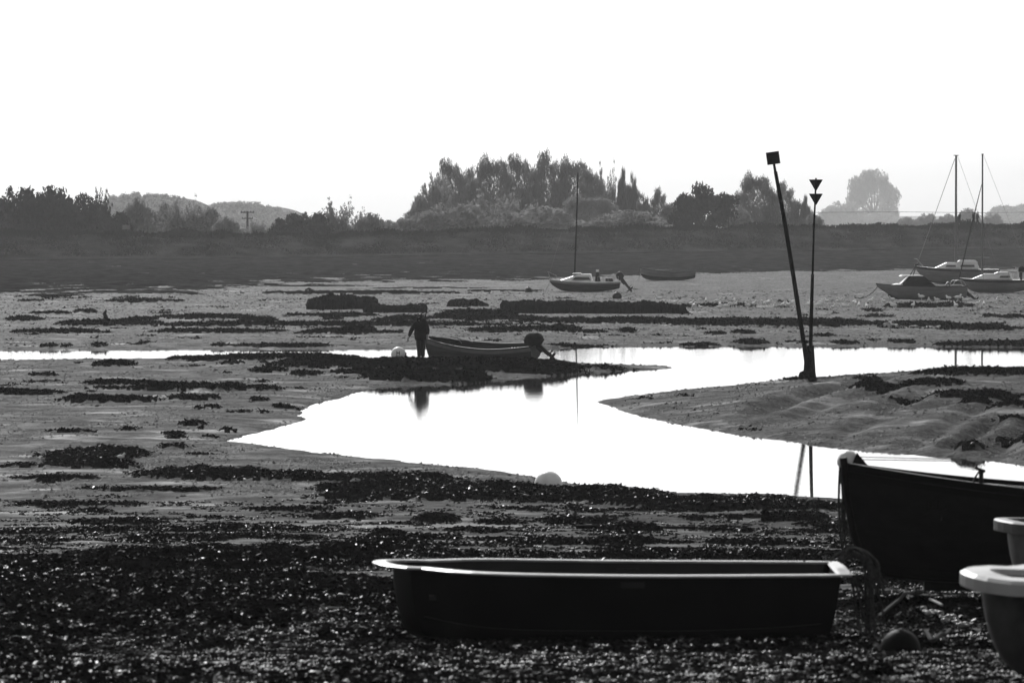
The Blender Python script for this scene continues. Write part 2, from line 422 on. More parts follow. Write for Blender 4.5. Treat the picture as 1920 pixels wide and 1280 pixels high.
# seaweed mounds: (x0, x1, y top, y bottom) in the photo, laid out on the ground where they lie
W = """30 80 560 565|195 330 557 567|135 178 577 588|52 120 582 590|5 75 590 602|100 300 597 612|225 290 592 602|295 480 586 600|290 640 600 613|25 190 612 626
285 490 613 626|490 535 616 622|555 700 612 628|640 700 609 620|532 572 586 592|570 700 584 594|440 512 590 606|470 960 600 612|700 780 592 603|605 640 592 601
715 752 617 626|820 960 574 602|800 1020 590 600|720 800 588 603|980 1350 592 607|880 990 608 624|990 1085 606 624|1162 1192 612 625|1070 1140 618 624|1280 1412 567 576
1280 1625 592 613|1620 1790 599 613|1780 1910 604 621|1670 1772 566 578|1765 1840 565 577|1622 1655 577 585|1618 1675 589 595|1850 1880 587 595|1885 1960 587 597
1322 1364 619 628|1378 1422 617 627|1280 1348 644 653|1375 1442 635 646|1530 1567 624 631|1670 1692 636 644|1693 1717 636 644|1775 1990 636 651|1040 1180 650 656|165 195 640 652|70 100 646 652|110 130 646 652|395 420 645 650|440 640 645 652|1560 1610 640 645
480 860 542 552|440 700 533 537|880 1010 541 547|700 900 537 541
340 660 660 674|500 760 668 690|640 1260 672 700|520 1180 666 684|700 1020 668 680|690 1010 694 722|700 900 684 712|165 245 671 690|310 342 668 674|350 405 670 678|405 455 676 684|470 530 684 700|600 640 676 684|540 600 694 704|620 700 690 702
50 100 699 707|155 300 708 722|200 510 713 735|310 410 736 752|0 110 727 740|100 275 735 757|-60 60 724 738|465 502 742 753|505 552 755 766|378 414 756 767|360 382 762 769|480 505 768 776|425 455 770 774
80 172 802 811|330 388 784 800|398 445 796 812|368 382 800 806|303 345 806 814|308 345 814 821|380 410 813 822|293 352 826 843|335 400 845 853|430 470 768 774|555 590 762 774
55 265 826 868|70 200 836 872|160 260 852 876|0 280 862 880|200 640 868 900|400 900 880 905|560 1060 888 930|900 1300 900 950|1080 1580 918 952|1240 1620 930 960|0 200 885 900|60 120 888 905|120 400 905 922|600 1000 915 940
1600 1810 707 731|1745 2000 684 707|1690 1990 726 747|1798 1868 742 755|1850 1990 744 766|1865 1990 776 792|1788 1852 824 846|1868 1990 800 827|1600 1650 706 712|1470 1530 706 711
1000 1140 962 984|1120 1240 975 998|1100 1240 1000 1020|1310 1420 982 1000|1420 1550 955 975|1500 1600 975 990|1330 1530 1005 1025|560 700 955 975|460 620 945 960|690 760 985 1005|760 860 955 985|880 1000 970 985
0 260 935 950|100 300 968 985|150 460 985 1000|360 480 975 1000|0 700 1005 1075|0 420 1060 1140|-50 300 1120 1165|250 700 1040 1070|370 580 1130 1175|540 760 1070 1110|560 720 1185 1200|280 480 1205 1215|100 300 1180 1190|600 780 1010 1040|900 1100 1008 1022|1560 1700 1230 1270|1600 1950 1110 1170|700 1900 1190 1225""".replace('\n', '|').split('|')
WEED = []
for w in W:
    x0, x1, y0, y1 = map(float, w.split())
    t = y1 - y0
    cx = (x0 + x1) / 2
    X, Y, z = ground_hit(cx, y1 - .08 * t)
    hpx = .6 * t
    h = min(hpx / F * Y, .30 if Y > 100 else (.18 if Y > 44 else .05))
    X2, Y2, z2 = ground_hit(cx, y0 + min(hpx, h * F / Y))
    dep = max((Y2 - Y) / 2, 1.2 if Y > 150 else .5)
    WEED.append((cx, X, Y + dep * .9, (x1 - x0) / 2 / F * Y, dep, h))
def weed_field(X, Y):
    m = np.full(X.shape, -1.0); hh = np.zeros(X.shape)
    n1 = fbm(X * .9 * (60 / np.maximum(Y, 40)) ** .5, Y * .35 * (90 / np.maximum(Y, 40)) ** .7, 41, 5, .6)
    n2 = fbm(X * 4, Y * 2, 47, 3)
    for cx, wx, wy, rx, ry, h in WEED:
        sel = (np.abs(Y - wy) < ry * 1.7)
        if not sel.any(): continue
        dx = (X[sel] - wx) / rx; dy = (Y[sel] - wy) / ry
        v = 1 - dx * dx - dy * dy
        cur = m[sel]; better = v > cur
        m[sel] = np.where(better, v, cur); hc = hh[sel]; hh[sel] = np.where(better, h, hc)
    mask = np.where(m > -.9, m * 1.15 + np.where(Y > 130, .28, .05), m) + np.where(Y > 130, 1.25, 1.35) * n1 + .4 * n2
    # thin general litter of weed on the near beach, and the bare-streaked weed zone below the sea bank
    px = 960 + F * X / np.maximum(Y, 1)
    pf = ctrl(FOOT, px); Yf = F * (ZC - .5) / (pf - 417)
    litter = np.interp(Y, [0, 28, 34, 40, 52, 62, 84, 88, 100, 170, 330], [-.05, -.1, .03, .10, .02, -.12, -.40, -.62, -.58, -.40, -.48])
    litter = litter + np.where((Y < 52) & (px > 750), -.12, 0)
    n3 = fbm(X * .5, Y * .22, 51, 5, .6); n4 = fbm(X * .12, Y * .12, 53, 2)
    l2 = litter + 1.1 * n3 + .3 * n4
    hh = np.where(l2 > mask, np.where(Y > 88, .07, np.where(Y > 42, .07, .02)), hh)
    mask = np.maximum(mask, l2)
    zone = np.clip((Y - Yf) / 6, -1, 1) * .16 + 1.25 * fbm(X * .3, Y * .12, 61, 5, .65) + np.clip((Y - Yf) / 160, 0, .35) + np.clip((px - 700) / 2500, 0, .2)
    zsel = Y > Yf - 12
    hh = np.where(zsel & (zone > mask), .10, hh)
    mask = np.where(zsel, np.maximum(mask, zone), mask)
    Yc = np.interp(px, [-1500, 0, 1920, 3000], [500, 520, 600, 640])
    mask = np.where(Y > Yc - 17, -1, mask)
    return mask, hh
def full_h(X, Y):
    z = base_h(X, Y)
    mk, hh = weed_field(X, Y)
    q = np.clip(mk, 0, 1)
    wet = z < 0
    bump = hh * (q ** .5) * (.75 + .5 * fbm(X * 2.2, Y * 1.0, 71, 3)) + np.clip(q * 4, 0, 1) * .02 * fbm(X * 9, Y * 5, 73, 2)
    bump = np.where(wet, 0, bump) * np.clip(z / .07, 0, 1)
    mk = np.where(wet, -1, mk)
    return z + bump, mk
def Hpt(x, y):
    z, m = full_h(np.array([float(x)]), np.array([float(y)])); return float(z[0])
def hills_h(X, Y):
    z = np.zeros(X.shape)
    for hx, hy, hz, hw, hd in HW:
        z = np.maximum(z, (hz - 2) * np.exp(-((X - hx) / hw) ** 4 * .8) * np.exp(-((Y - hy) / hd) ** 2))
    return z

ys = [6.0]
while ys[-1] < 640:
    Y = ys[-1]; h = max(ZC - np.interp(Y, PROF[:, 0], PROF[:, 1]), 2)
    ys.append(Y + max(.05, min(1.25 * Y * Y / (F * h), .38 if Y < 240 else .8)) if Y > 22 else Y + .5)
while ys[-1] < 8600: ys.append(ys[-1] * 1.03)
ys = np.array(ys)
us = np.concatenate([-np.geomspace(1.6, .16, 24), np.linspace(-.15, -.12, 16), np.linspace(-.1195, .1195, 640), np.linspace(.12, .15, 16), np.geomspace(.16, 1.6, 24)])
Yg = np.repeat(ys[:, None], len(us), 1); Xg = us[None, :] * (Yg + 8)
Zg, Mg = full_h(Xg, Yg)
Zg = Zg + np.where(Yg > 650, hills_h(Xg, Yg), 0)
nR, nC = Yg.shape
V = np.stack([Xg.ravel(), Yg.ravel(), Zg.ravel()], 1)
idx = np.arange(nR * nC).reshape(nR, nC)
Q = np.stack([idx[:-1, :-1].ravel(), idx[:-1, 1:].ravel(), idx[1:, 1:].ravel(), idx[1:, :-1].ravel()], 1)
mq = Mg.ravel()[Q].mean(1); yq = Yg.ravel()[Q].mean(1)
pxq = 960 + F * Xg.ravel()[Q].mean(1) / np.maximum(yq, 1)
Ycq = np.interp(pxq, [-1500, 0, 1920, 3000], [500, 520, 600, 640])
isweed = mq > 0.02
isbank = (yq > Ycq - 18) & (yq < 660)
isfield = yq >= 660
def submesh(name, sel, m):
    q = Q[sel]; u, inv = np.unique(q, return_inverse=True)
    return np_mesh(name, V[u], inv.reshape(q.shape), m, smooth=True)
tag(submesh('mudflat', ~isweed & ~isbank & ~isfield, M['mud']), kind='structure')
pfq = ctrl(FOOT, pxq); Yfq = F * (ZC - .5) / (pfq - 417); iszone = yq > Yfq - 3
tag(submesh('shingle', isweed & ~isbank & ~isfield & iszone, M['shingle']), kind='structure')
tag(submesh('seaweed', isweed & ~isbank & ~isfield & ~iszone, M['weed']), 'black mats and mounds of seaweed lying over the mud', 'seaweed', kind='stuff')
tag(submesh('sea_bank', isbank, M['bank']), kind='structure')
tag(submesh('fields', isfield, M['field']), kind='structure')
kpts = []
for px in range(-200, 2160, 20):
    Yc = float(np.interp(px, [-1500, 0, 1920, 3000], [500, 520, 600, 640])); Yk = Yc - 18; X_ = (px - 960) / F * Yk
    kpts.append((X_, Yk - .6, float(base_h(np.array([X_]), np.array([Yk - .6]))[0]) + .05 * rnd.random()))
kb = MB(); kb.sweep(kpts, [(-.25, -.3), (.25, -.3), (.25, .11), (-.25, .10)])
tag(kb.build('bank_kerb', M['shingle']), kind='structure')
wb = MB(); wb.add([(-60, 70, 0), (60, 70, 0), (90, 240, 0), (-90, 240, 0)], [(0, 1, 2, 3)])
tag(wb.build('creek_water', M['water']), kind='structure')
gb = MB(); gb.add([(-9000, -600, -1.0), (9000, -600, -1.0), (9000, 8700, -1.0), (-9000, 8700, -1.0)], [(0, 1, 2, 3)])
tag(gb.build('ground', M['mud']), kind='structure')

# ------------------------------------------------------------------ fronds, pebbles, bank grass
def scatter_near(n, y0, y1, pw, want, seed):
    r = np.random.default_rng(seed)
    u = r.uniform(-.118, .118, n); t = r.uniform(0, 1, n)
    Y = (y0 ** (1 - pw) + t * (y1 ** (1 - pw) - y0 ** (1 - pw))) ** (1 / (1 - pw))
    X = u * (Y + 4)
    z, mk = full_h(X, Y)
    ok = want(mk, X, Y) & (z > .004)
    return X[ok], Y[ok], z[ok], r
X, Y, Z, r = scatter_near(420000, 22, 112, 1.15, lambda m, x, y: m > -.02, 5)
n = len(X); a = r.uniform(0, 2 * np.pi, n); L = r.uniform(.015, .045, n) * (.7 + Y / 90); wd = L * r.uniform(.18, .4, n)
lift = r.uniform(.1, .7, n); dx, dy = np.cos(a), np.sin(a); tw = r.uniform(-.6, .6, n)
c0 = np.stack([X, Y, Z - .004], 1)
d = np.stack([dx * L, dy * L, L * lift], 1); s = np.stack([-dy * wd, dx * wd, wd * tw], 1)
d2 = np.stack([dx * L * 1.9, dy * L * 1.9, L * lift * r.uniform(-.2, 1.1, n)], 1)
Vv = np.stack([c0 - s * .4, c0 + s * .4, c0 + d + s, c0 + d - s, c0 + d2 + s * .3, c0 + d2 - s * .5], 1).reshape(-1, 3)
b = np.arange(n)[:, None] * 6
Fq = np.concatenate([b + np.array([[0, 1, 2, 3]]), b + np.array([[3, 2, 4, 5]])])
tag(np_mesh('seaweed_fronds', Vv, Fq, M['frond']), 'small wet fronds of bladder wrack on the weed mats', 'seaweed', kind='stuff')
X, Y, Z, r = scatter_near(560000, 108, 300, 1.2, lambda m, x, y: m > -.06, 15)
n = len(X); a = r.uniform(0, 2 * np.pi, n); L = r.uniform(.03, .11, n) * (.4 + Y / 220); wd = L * r.uniform(.3, .6, n)
c0 = np.stack([X, Y, Z - .02], 1); dv = np.stack([np.cos(a) * L, np.sin(a) * L, L * r.uniform(.15, .8, n)], 1); s = np.stack([-np.sin(a) * wd, np.cos(a) * wd, wd * r.uniform(-.5, .5, n)], 1)
Vv = np.stack([c0 - s, c0 + s, c0 + dv + s * .4, c0 + dv - s * .4], 1).reshape(-1, 3)
tag(np_mesh('seaweed_tufts', Vv, np.arange(4 * n).reshape(n, 4), M['weed']), 'ragged tufts of weed along the far weed mounds', 'seaweed', kind='stuff')
X, Y, Z, r = scatter_near(230000, 20, 86, 1.5, lambda m, x, y: ((m < .05) | (y < 31)) & ((fbm(x * 1.3, y * .6, 91, 4, .6) > np.interp(y, [30, 36, 80], [-.4, -.12, .12]))), 6)
n = len(X); s = r.uniform(.004, .02, n) ** 1.0 * (.6 + Y / 60)
oc = np.array([(1,0,0),(0,1,0),(-1,0,0),(0,-1,0),(0,0,.6),(0,0,-.6)])
Vv = (np.stack([X, Y, Z + s * .2], 1)[:, None, :] + oc[None] * (s[:, None, None] * r.uniform(.6, 1.3, (n, 6, 1)))).reshape(-1, 3)
b = np.arange(n)[:, None] * 6
tri = [(0,1,4),(1,2,4),(2,3,4),(3,0,4),(1,0,5),(2,1,5),(3,2,5),(0,3,5)]
Fq = np.concatenate([b + np.array([t]) for t in tri])
tag(np_mesh('pebbles', Vv, Fq, M['pebble'], smooth=True), 'wet pebbles and shell bits scattered over the beach', 'pebbles', kind='stuff')
X, Y, Z, r = scatter_near(90000, 86, 330, 1.2, lambda m, x, y: (m < 0) & (fbm(x * .5, y * .2, 95, 4, .6) > -.05), 16)
n = len(X); s = r.uniform(.015, .06, n) * (.5 + Y / 200) * r.uniform(.5, 1, n)
Vv = (np.stack([X, Y, Z], 1)[:, None, :] + oc[None] * (s[:, None, None] * r.uniform(.5, 1.6, (n, 6, 1)))).reshape(-1, 3)
b = np.arange(n)[:, None] * 6
tag(np_mesh('mud_crumbs', Vv, np.concatenate([b + np.array([t]) for t in tri[:4]]), M['crumb']), 'small clods and worm casts over the mudflat', 'mud', kind='stuff')
# grass along the crest of the bank
n = 60000; r = np.random.default_rng(9)
u = r.uniform(-.125, .125, n); px = 960 + F * u
Yc = np.interp(px, [-1500, 0, 1920, 3000], [500, 520, 600, 640]); Y = Yc + r.uniform(-16, 7, n); X = u * Y
Z = base_h(X, Y); top = np.clip((Y - Yc + 3) / 3, .0, 1)
clump = np.clip(.5 + 1.2 * fbm(X * .25, Y * .1, 83, 3), .1, 1.4)
hgt = (.15 + .55 * top) * r.uniform(.4, 1.3, n) * clump
a = r.uniform(-.5, .5, n) * hgt
Vv = np.stack([np.stack([X - .06, Y, Z - .05], 1), np.stack([X + .06, Y, Z - .05], 1), np.stack([X + a + .03, Y + r.uniform(-.1, .1, n), Z + hgt], 1), np.stack([X + a - .03, Y, Z + hgt * .96], 1)], 1).reshape(-1, 3)
tag(np_mesh('bank_grass', Vv, np.arange(4 * n).reshape(n, 4), M['grass']), 'rough grass along the top of the sea bank', 'grass', kind='stuff')

# ------------------------------------------------------------------ trees
def leaf_cloud(clusters, n, size, seed, vert=0.0):
    """clusters: (x,y,z, rx,ry,rz, lean) ellipsoids; returns V,F"""
    r = np.random.default_rng(seed)
    vol = np.array([c[3] * c[4] * c[5] for c in clusters]) ** .75; vol /= vol.sum()
    k = r.choice(len(clusters), n, p=vol); C = np.array(clusters, float)[k]
    d = r.normal(size=(n, 3)); d /= np.linalg.norm(d, axis=1)[:, None]
    rad = r.uniform(.15, 1, n) ** .45 * (1 + .12 * r.normal(size=n))
    p = C[:, :3] + d * rad[:, None] * C[:, 3:6]
    s = size * r.uniform(.5, 1.4, n)
    a = r.normal(size=(n, 3)); a[:, 2] += np.sign(a[:, 2]) * vert * 3; a /= np.linalg.norm(a, axis=1)[:, None]
    b = np.cross(a, r.normal(size=(n, 3))); b /= np.linalg.norm(b, axis=1)[:, None]
    a = a * s[:, None] * (1 + vert); b = b * s[:, None] * .5
    V = np.stack([p - a, p + b * .9, p + a, p - b], 1).reshape(-1, 3)
    return V, np.arange(4 * n).reshape(n, 4)
def tree_variant(kind, seed):
    r = random.Random(seed); cl = []; limbs = []
    if kind == 'bush':
        for i in range(34):
            x = r.uniform(-.85, .85); y = r.uniform(-.6, .6); top = (1 - abs(x) ** 2.6) * r.uniform(.7, 1)
            z = top * r.uniform(.2, .75); q = r.uniform(.2, .34); cl.append((x, y, z, q * 1.1, q, q * .8))
        for i in range(30):
            x = r.uniform(-.9, .9); q = (1 - abs(x) ** 2.6) * r.uniform(.72, .9); cl.append((x, r.uniform(-.3, .3), q, .11, .11, .09))
        limbs = [((0,0,0),(r.uniform(-.6,.6), 0, .6)) for _ in range(4)]; size = .05; n = 11000; vert = 0
    elif kind == 'plume':
        for i in range(7):
            x = -.75 + .25 * i + r.uniform(-.08, .08); h = (1 - .5 * abs(x) ** 1.6) * r.uniform(.84, 1.0); y = r.uniform(-.4, .4)
            for j in range(8):
                t = j / 7; q = .34 * (1 - .25 * t) * r.uniform(.85, 1.15); cl.append((x * (1 + .08 * t) + r.uniform(-.08, .08), y, h * (.12 + .76 * t), q, q, .10))
            for j in range(5):
                cl.append((x + r.uniform(-.2, .2), y, h * r.uniform(.82, .92), .17, .17, .06))
            limbs.append(((x * .4, y * .4, 0), (x, y, h * .9)))
        for i in range(16):
            cl.append((r.uniform(-.9, .9), r.uniform(-.5, .5), r.uniform(.1, .45), .25, .25, .14))
        size = .026; n = 18000; vert = .15
    elif kind == 'column':
        for j in range(14):
            t = j / 13; q = .75 * math.sin(math.pi * (.12 + .8 * t)) ** .7 * r.uniform(.7, 1.1) * (1 - .35 * t)
            cl.append((r.uniform(-.15, .15), 0, .06 + .9 * t, q, q * .8, .08))
        for j in range(10):
            cl.append((r.uniform(-.7, .7), 0, r.uniform(.1, .8), .2, .2, .10))
        limbs = [((0,0,0),(0,0,.96))]; size = .04; n = 4500; vert = .6
    elif kind == 'round':
        for i in range(46):
            an = r.uniform(-.25, math.pi + .25); q = r.uniform(.35, .98)
            x = math.cos(an) * q * .95; z = .48 + math.sin(an) * q * .44
            rr = r.uniform(.11, .22); cl.append((x, r.uniform(-.6, .6) * (1 - q * .5), z, rr * 1.25, rr, rr * .6))
            if i % 2: cl.append((r.uniform(-.75, .75), r.uniform(-.4, .4), r.uniform(.1, .6), .2, .2, .11))
            if i % 4 == 0: limbs.append(((0, 0, .2), (x, 0, z)))
        limbs.append(((0,0,0),(0,0,.45))); size = .036; n = 13000; vert = 0
    elif kind == 'feather':
        for i in range(60):
            an = r.uniform(.15, math.pi - .15); q = r.uniform(.65, .93); x = math.cos(an) * q; z = math.sin(an) * q * .95; y = r.uniform(-.5, .5)
            for j in range(6):
                t = .35 + .65 * j / 5; cl.append((x * t, y * t, z * t - .06 * t * t, .15 * (1.3 - t), .12, .10 * (1.3 - t)))
            limbs.append(((0, 0, 0), (x * .95, y * .95, z * .95 - .05)))
        size = .026; n = 11000; vert = .1
    V, Fc = leaf_cloud(cl, n, size, seed, vert)
    V[:, 2] = np.maximum(V[:, 2] / np.percentile(V[:, 2], 99.6), .0); V[:, 0] = V[:, 0] / np.percentile(np.abs(V[:, 0]), 98.5)
    me = bpy.data.meshes.new('crown_' + kind)
    tb = MB()
    for a, b in limbs:
        a = Vector(a); b = Vector(b); mid = (a + b) / 2 + Vector((r.uniform(-.05, .05), 0, r.uniform(-.02, .06)))
        w = .035 if kind in ('round',) else .02
        tb.tube([a, mid, b], [w, w * .6, w * .15], 5)
    return V, Fc, tb
VAR = {}
def get_var(kind, i, mname):
    key = (kind, i, mname)
    if key not in VAR:
        V, Fc, tb = tree_variant(kind, hash_seed(kind) + i)
        c = np_mesh('crown', V, Fc, M[mname]); COL.objects.unlink(c)
        t = tb.build('trunk', M['bark']); COL.objects.unlink(t)
        VAR[key] = (c.data, t.data); bpy.data.objects.remove(c); bpy.data.objects.remove(t)
    return VAR[key]
def hash_seed(k): return {'bush': 100, 'plume': 200, 'column': 300, 'round': 400, 'feather': 500}[k]
def tree(kind, i, px, top, hw, D, mname, label, cat='tree', group=None, foot=2.0, name=None):
    X = (px - 960) / F * D
    ht = P(px, top, D).z - foot
    o = empty(name or ('bush' if kind in ('bush',) else 'tree'), (X, D, foot))
    tag(o, label, cat, group)
    cd, td = get_var(kind, i, mname)
    w = hw / F * D
    for nm, dd in (('crown', cd), ('trunk', td)):
        c = bpy.data.objects.new(nm, dd); link(c, o); c.scale = (w, max(w * .7, 1.0), ht); c['kind'] = 'thing'
    return o
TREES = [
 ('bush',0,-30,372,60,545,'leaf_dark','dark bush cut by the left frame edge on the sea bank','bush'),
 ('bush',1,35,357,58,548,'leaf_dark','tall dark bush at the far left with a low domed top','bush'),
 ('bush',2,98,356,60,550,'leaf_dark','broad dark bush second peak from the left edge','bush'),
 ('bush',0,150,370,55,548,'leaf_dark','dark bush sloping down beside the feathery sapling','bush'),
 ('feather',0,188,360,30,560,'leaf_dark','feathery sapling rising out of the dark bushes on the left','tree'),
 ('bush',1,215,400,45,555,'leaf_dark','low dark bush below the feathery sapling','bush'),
 ('bush',2,258,377,36,600,'leaf_mid','grey bush with a pointed peak behind the small white sign','bush'),
 ('bush',0,305,386,45,605,'leaf_mid','grey bush between two peaks of the left hedge','bush'),
 ('feather',1,350,380,50,600,'leaf_mid','loose grey shrub forming the top of the left hedge','tree'),
 ('bush',1,385,392,45,600,'leaf_mid','grey shrub sloping down to the utility pole','bush'),
 ('bush',2,425,410,35,595,'leaf_mid','last low grey shrub left of the utility pole','bush'),
 ('feather',0,480,415,35,600,'leaf_mid','small wispy shrub at the foot of the utility pole','bush'),
 ('bush',0,545,404,45,575,'leaf_dark','dark rounded bush hanging over the bank right of the utility pole','bush'),
 ('bush',1,585,402,50,575,'leaf_dark','dark bush with a ragged top before the open shrub','bush'),
 ('feather',1,640,383,52,590,'leaf_mid','open fan shaped shrub with thin branches against the sky','tree'),
 ('bush',2,695,403,38,590,'leaf_mid','small shrub right of the fan shaped shrub','bush'),
 ('bush',0,725,416,35,600,'leaf_mid','lowest shrub in the gap before the big trees','bush'),
 ('bush',1,775,402,45,620,'leaf_mid','shrub rising at the left foot of the big tree group','bush'),
 ('bush',1,806,352,40,638,'leaf_mid','leafy tree sloping down at the left end of the big group','tree'),
 ('feather',0,818,334,42,640,'leaf_mid','leftmost tree of the big group with branches reaching left','tree'),
 ('plume',0,846,305,40,650,'leaf_mid','upright tree forming the first left peak of the big group','tree'),
 ('plume',1,885,320,35,655,'leaf_mid','upright tree in the dip after the first peak','tree'),
 ('plume',2,925,299,42,650,'leaf_mid','upright tree forming the second peak of the big group','tree'),
 ('plume',0,975,297,42,655,'leaf_mid','upright tree just left of the highest crown','tree'),
 ('plume',1,1025,290,44,650,'leaf_mid','tallest tree in the middle of the big group','tree'),
 ('plume',2,1075,302,40,650,'leaf_mid','upright tree right behind the mast of the dark sailing boat','tree'),
 ('plume',0,1110,322,32,645,'leaf_mid','tree where the big group slopes down right of the mast','tree'),
 ('feather',1,1140,324,34,650,'leaf_mid','wind swept feathery tree before the twin columns','tree'),
 ('column',0,1166,321,17,645,'leaf_mid','taller of the twin narrow columnar trees','tree'),
 ('column',1,1187,330,13,645,'leaf_mid','shorter of the twin narrow columnar trees','tree'),
 ('column',1,1208,368,18,640,'leaf_mid','small narrow tree right of the twin columns','tree'),
 ('plume',1,1236,356,24,640,'leaf_mid','small upright tree before the round open crowned tree','tree'),
 ('bush',2,1262,385,35,640,'leaf_mid','bush left of the round open crowned tree','bush'),
 ('round',0,1322,349,60,610,'leaf_dark','round topped dark tree with sky showing through its crown','tree'),
 ('plume',2,1418,330,38,640,'leaf_mid','tall pale feathery tree left of the leaning square topped post','tree'),
 ('plume',1,1470,345,34,640,'leaf_mid','feathery tree behind the leaning square topped post','tree'),
 ('column',0,1508,370,15,640,'leaf_mid','small pointed tree just left of the twin cone post','tree'),
 ('bush',0,1520,405,38,635,'leaf_mid','low shrub ending the trees beside the twin cone post','bush'),
 ('bush',1,850,386,95,620,'leaf_mid','undergrowth bush below the first peak of the big group','bush'),
 ('feather',1,935,368,85,630,'leaf_mid','undergrowth bush below the second peak of the big group','bush'),
 ('bush',0,1005,392,105,618,'leaf_mid','undergrowth bush below the tallest tree','bush'),
 ('plume',2,1105,370,62,630,'leaf_mid','undergrowth bush right of the sailing boat mast','bush'),
 ('bush',2,1180,398,100,616,'leaf_mid','undergrowth bush below the twin columnar trees','bush'),
 ('bush',0,1385,395,35,625,'leaf_mid','bush between the round tree and the pale feathery tree','bush'),
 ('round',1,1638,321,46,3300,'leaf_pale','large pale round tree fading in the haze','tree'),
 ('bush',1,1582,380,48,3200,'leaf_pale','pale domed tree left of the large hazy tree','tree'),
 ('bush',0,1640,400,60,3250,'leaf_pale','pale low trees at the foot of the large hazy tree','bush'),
 ('bush',2,1700,408,24,1500,'leaf_mid','faint shrub left of the right hand masts','bush'),
 ('bush',1,1738,402,26,1500,'leaf_mid','faint shrub below the slanting forestay','bush'),
 ('bush',0,1775,403,24,1500,'leaf_mid','faint shrub left of the walker with the rucksack','bush'),
 ('bush',2,1815,393,26,1500,'leaf_mid','faint taller bush between the walkers on the bank','bush'),
 ('bush',1,1862,402,24,1500,'leaf_mid','faint bush right of the second tall mast','bush'),
]
for t in TREES: tree(*t)
# far woods on the hills, read as one mass
def far_wood(hx0, hx1, D, pts, seed, m, name, label, hdep=90):
    r = np.random.default_rng(seed); cl = []
    n = int((hx1 - hx0) / 3)
    for i in range(n * 6):
        px = hx0 + (hx1 - hx0) * r.random(); ty = np.interp(px, [p[0] for p in pts], [p[1] for p in pts])
        py = ty + 3 + r.random() ** 1.5 * (424 - ty)
        fr = min(max((py - ty) / (424 - ty), 0), .97); q = P(px, py, D - 12 - hdep * math.sqrt(-math.log(1 - fr)) - r.uniform(0, 12)); s = D / F * r.uniform(4.5, 8)
        cl.append((q.x, q.y, q.z, s, s, s * r.uniform(.7, 1.2)))
    V, Fc = leaf_cloud(cl, 40000, D / F * 1.9, seed)
    V[:, 2] = np.maximum(V[:, 2], 2)
    tag(np_mesh(name, V, Fc, M[m]), label, 'woodland', kind='stuff')
far_wood(195, 420, 1500, [(195,385),(210,369),(260,363),(300,365),(340,372),(380,386),(420,410)], 1, 'leaf_hill_hazed', 'far_wood', 'hazy wooded hill behind the left hedge')
far_wood(390, 570, 1700, [(390,390),(405,382),(440,379),(480,384),(520,392),(560,403),(575,418)], 2, 'leaf_hill_hazed', 'far_wood', 'hazy wooded ridge behind the utility pole')
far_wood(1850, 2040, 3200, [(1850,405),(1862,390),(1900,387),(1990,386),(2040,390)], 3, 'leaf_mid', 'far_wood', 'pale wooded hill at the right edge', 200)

# ------------------------------------------------------------------ boats
def hull_pt(h, s, t, side, off=0):
    L, B = h['L'], h['B']
    mid = h.get('mid', .45)
    if s < mid: b = B / 2 * (h['tr'] + (1 - h['tr']) * math.sin(s / mid * math.pi / 2))
    else: b = B / 2 * (1 - ((s - mid) / (1 - mid)) ** h.get('pw', 2.4))
    b = max(b, h.get('bmin', .015))
    zs = h['D'] + (h['Db'] - h['D']) * max(0, (s - .35) / .65) ** h.get('shp', 2) + (h['Ds'] - h['D']) * max(0, (.35 - s) / .35) ** 1.6
    zk = h.get('rock', .1) * max(0, (s - .6) / .4) ** 3 + h.get('srock', .0) * max(0, (.4 - s) / .4) ** 2
    th = t * math.pi / 2
    v = max(0, (s - .5) / .5)
    a = h.get('a', .6) * (1 - v) + h.get('ab', 1.3) * v
    y = b * math.sin(th) ** a + off
    c = h.get('c', 1.0)
    z = zk + (zs - zk) * (1 - math.cos(th)) ** c if t < 1 else zs
    g = s ** 7
    x = L * s - h.get('stem', .3) * (1 - t) ** 1.6 * g - h.get('trake', 0.0) * t * 0 + h.get('trk', .1) * (1 - t) * (1 - s) ** 8 
    return Vector((x, y * side, z))
def sheer(h, side, n=24, dz=0, off=0, s0=0, s1=1):
    return [hull_pt(h, s0 + (s1 - s0) * i / n, 1, side, off) + Vector((0, 0, dz)) for i in range(n + 1)]
def smooth_hull(h, m, root, name='hull', n=26, k=10, t0=0.0, t1=1.0, off=0):
    mb = MB()
    for sd in (1, -1):
        mb.grid([[hull_pt(h, i / n, t0 + (t1 - t0) * j / k, sd, off) for j in range(k + 1)] for i in range(n + 1)])
    tr = [hull_pt(h, 0, t0 + (t1 - t0) * j / k, 1, off) for j in range(k + 1)]; tl = [hull_pt(h, 0, t0 + (t1 - t0) * j / k, -1, off) for j in range(k + 1)]
    mb.grid([tr, tl])
    return mb.build(name, m, root, smooth=True)
def inner_skin(h, m, root, th=.03, floor=.12, name='inner_lining'):
    n, k = 24, 8; rows = []
    for i in range(n + 1):
        s = .015 + .955 * i / n
        lst = []
        for j in range(-k, k + 1):
            t = max(abs(j) / k, 0); sd = 1 if j >= 0 else -1
            p = hull_pt(h, s, t, sd); p.y = sd * max(abs(p.y) - th, 0); p.z = max(p.z + (th if t < 1 else -.004), floor); lst.append(p)
        rows.append(lst)
    mb = MB(); mb.grid(rows)
    return mb.build(name, m, root, smooth=False)
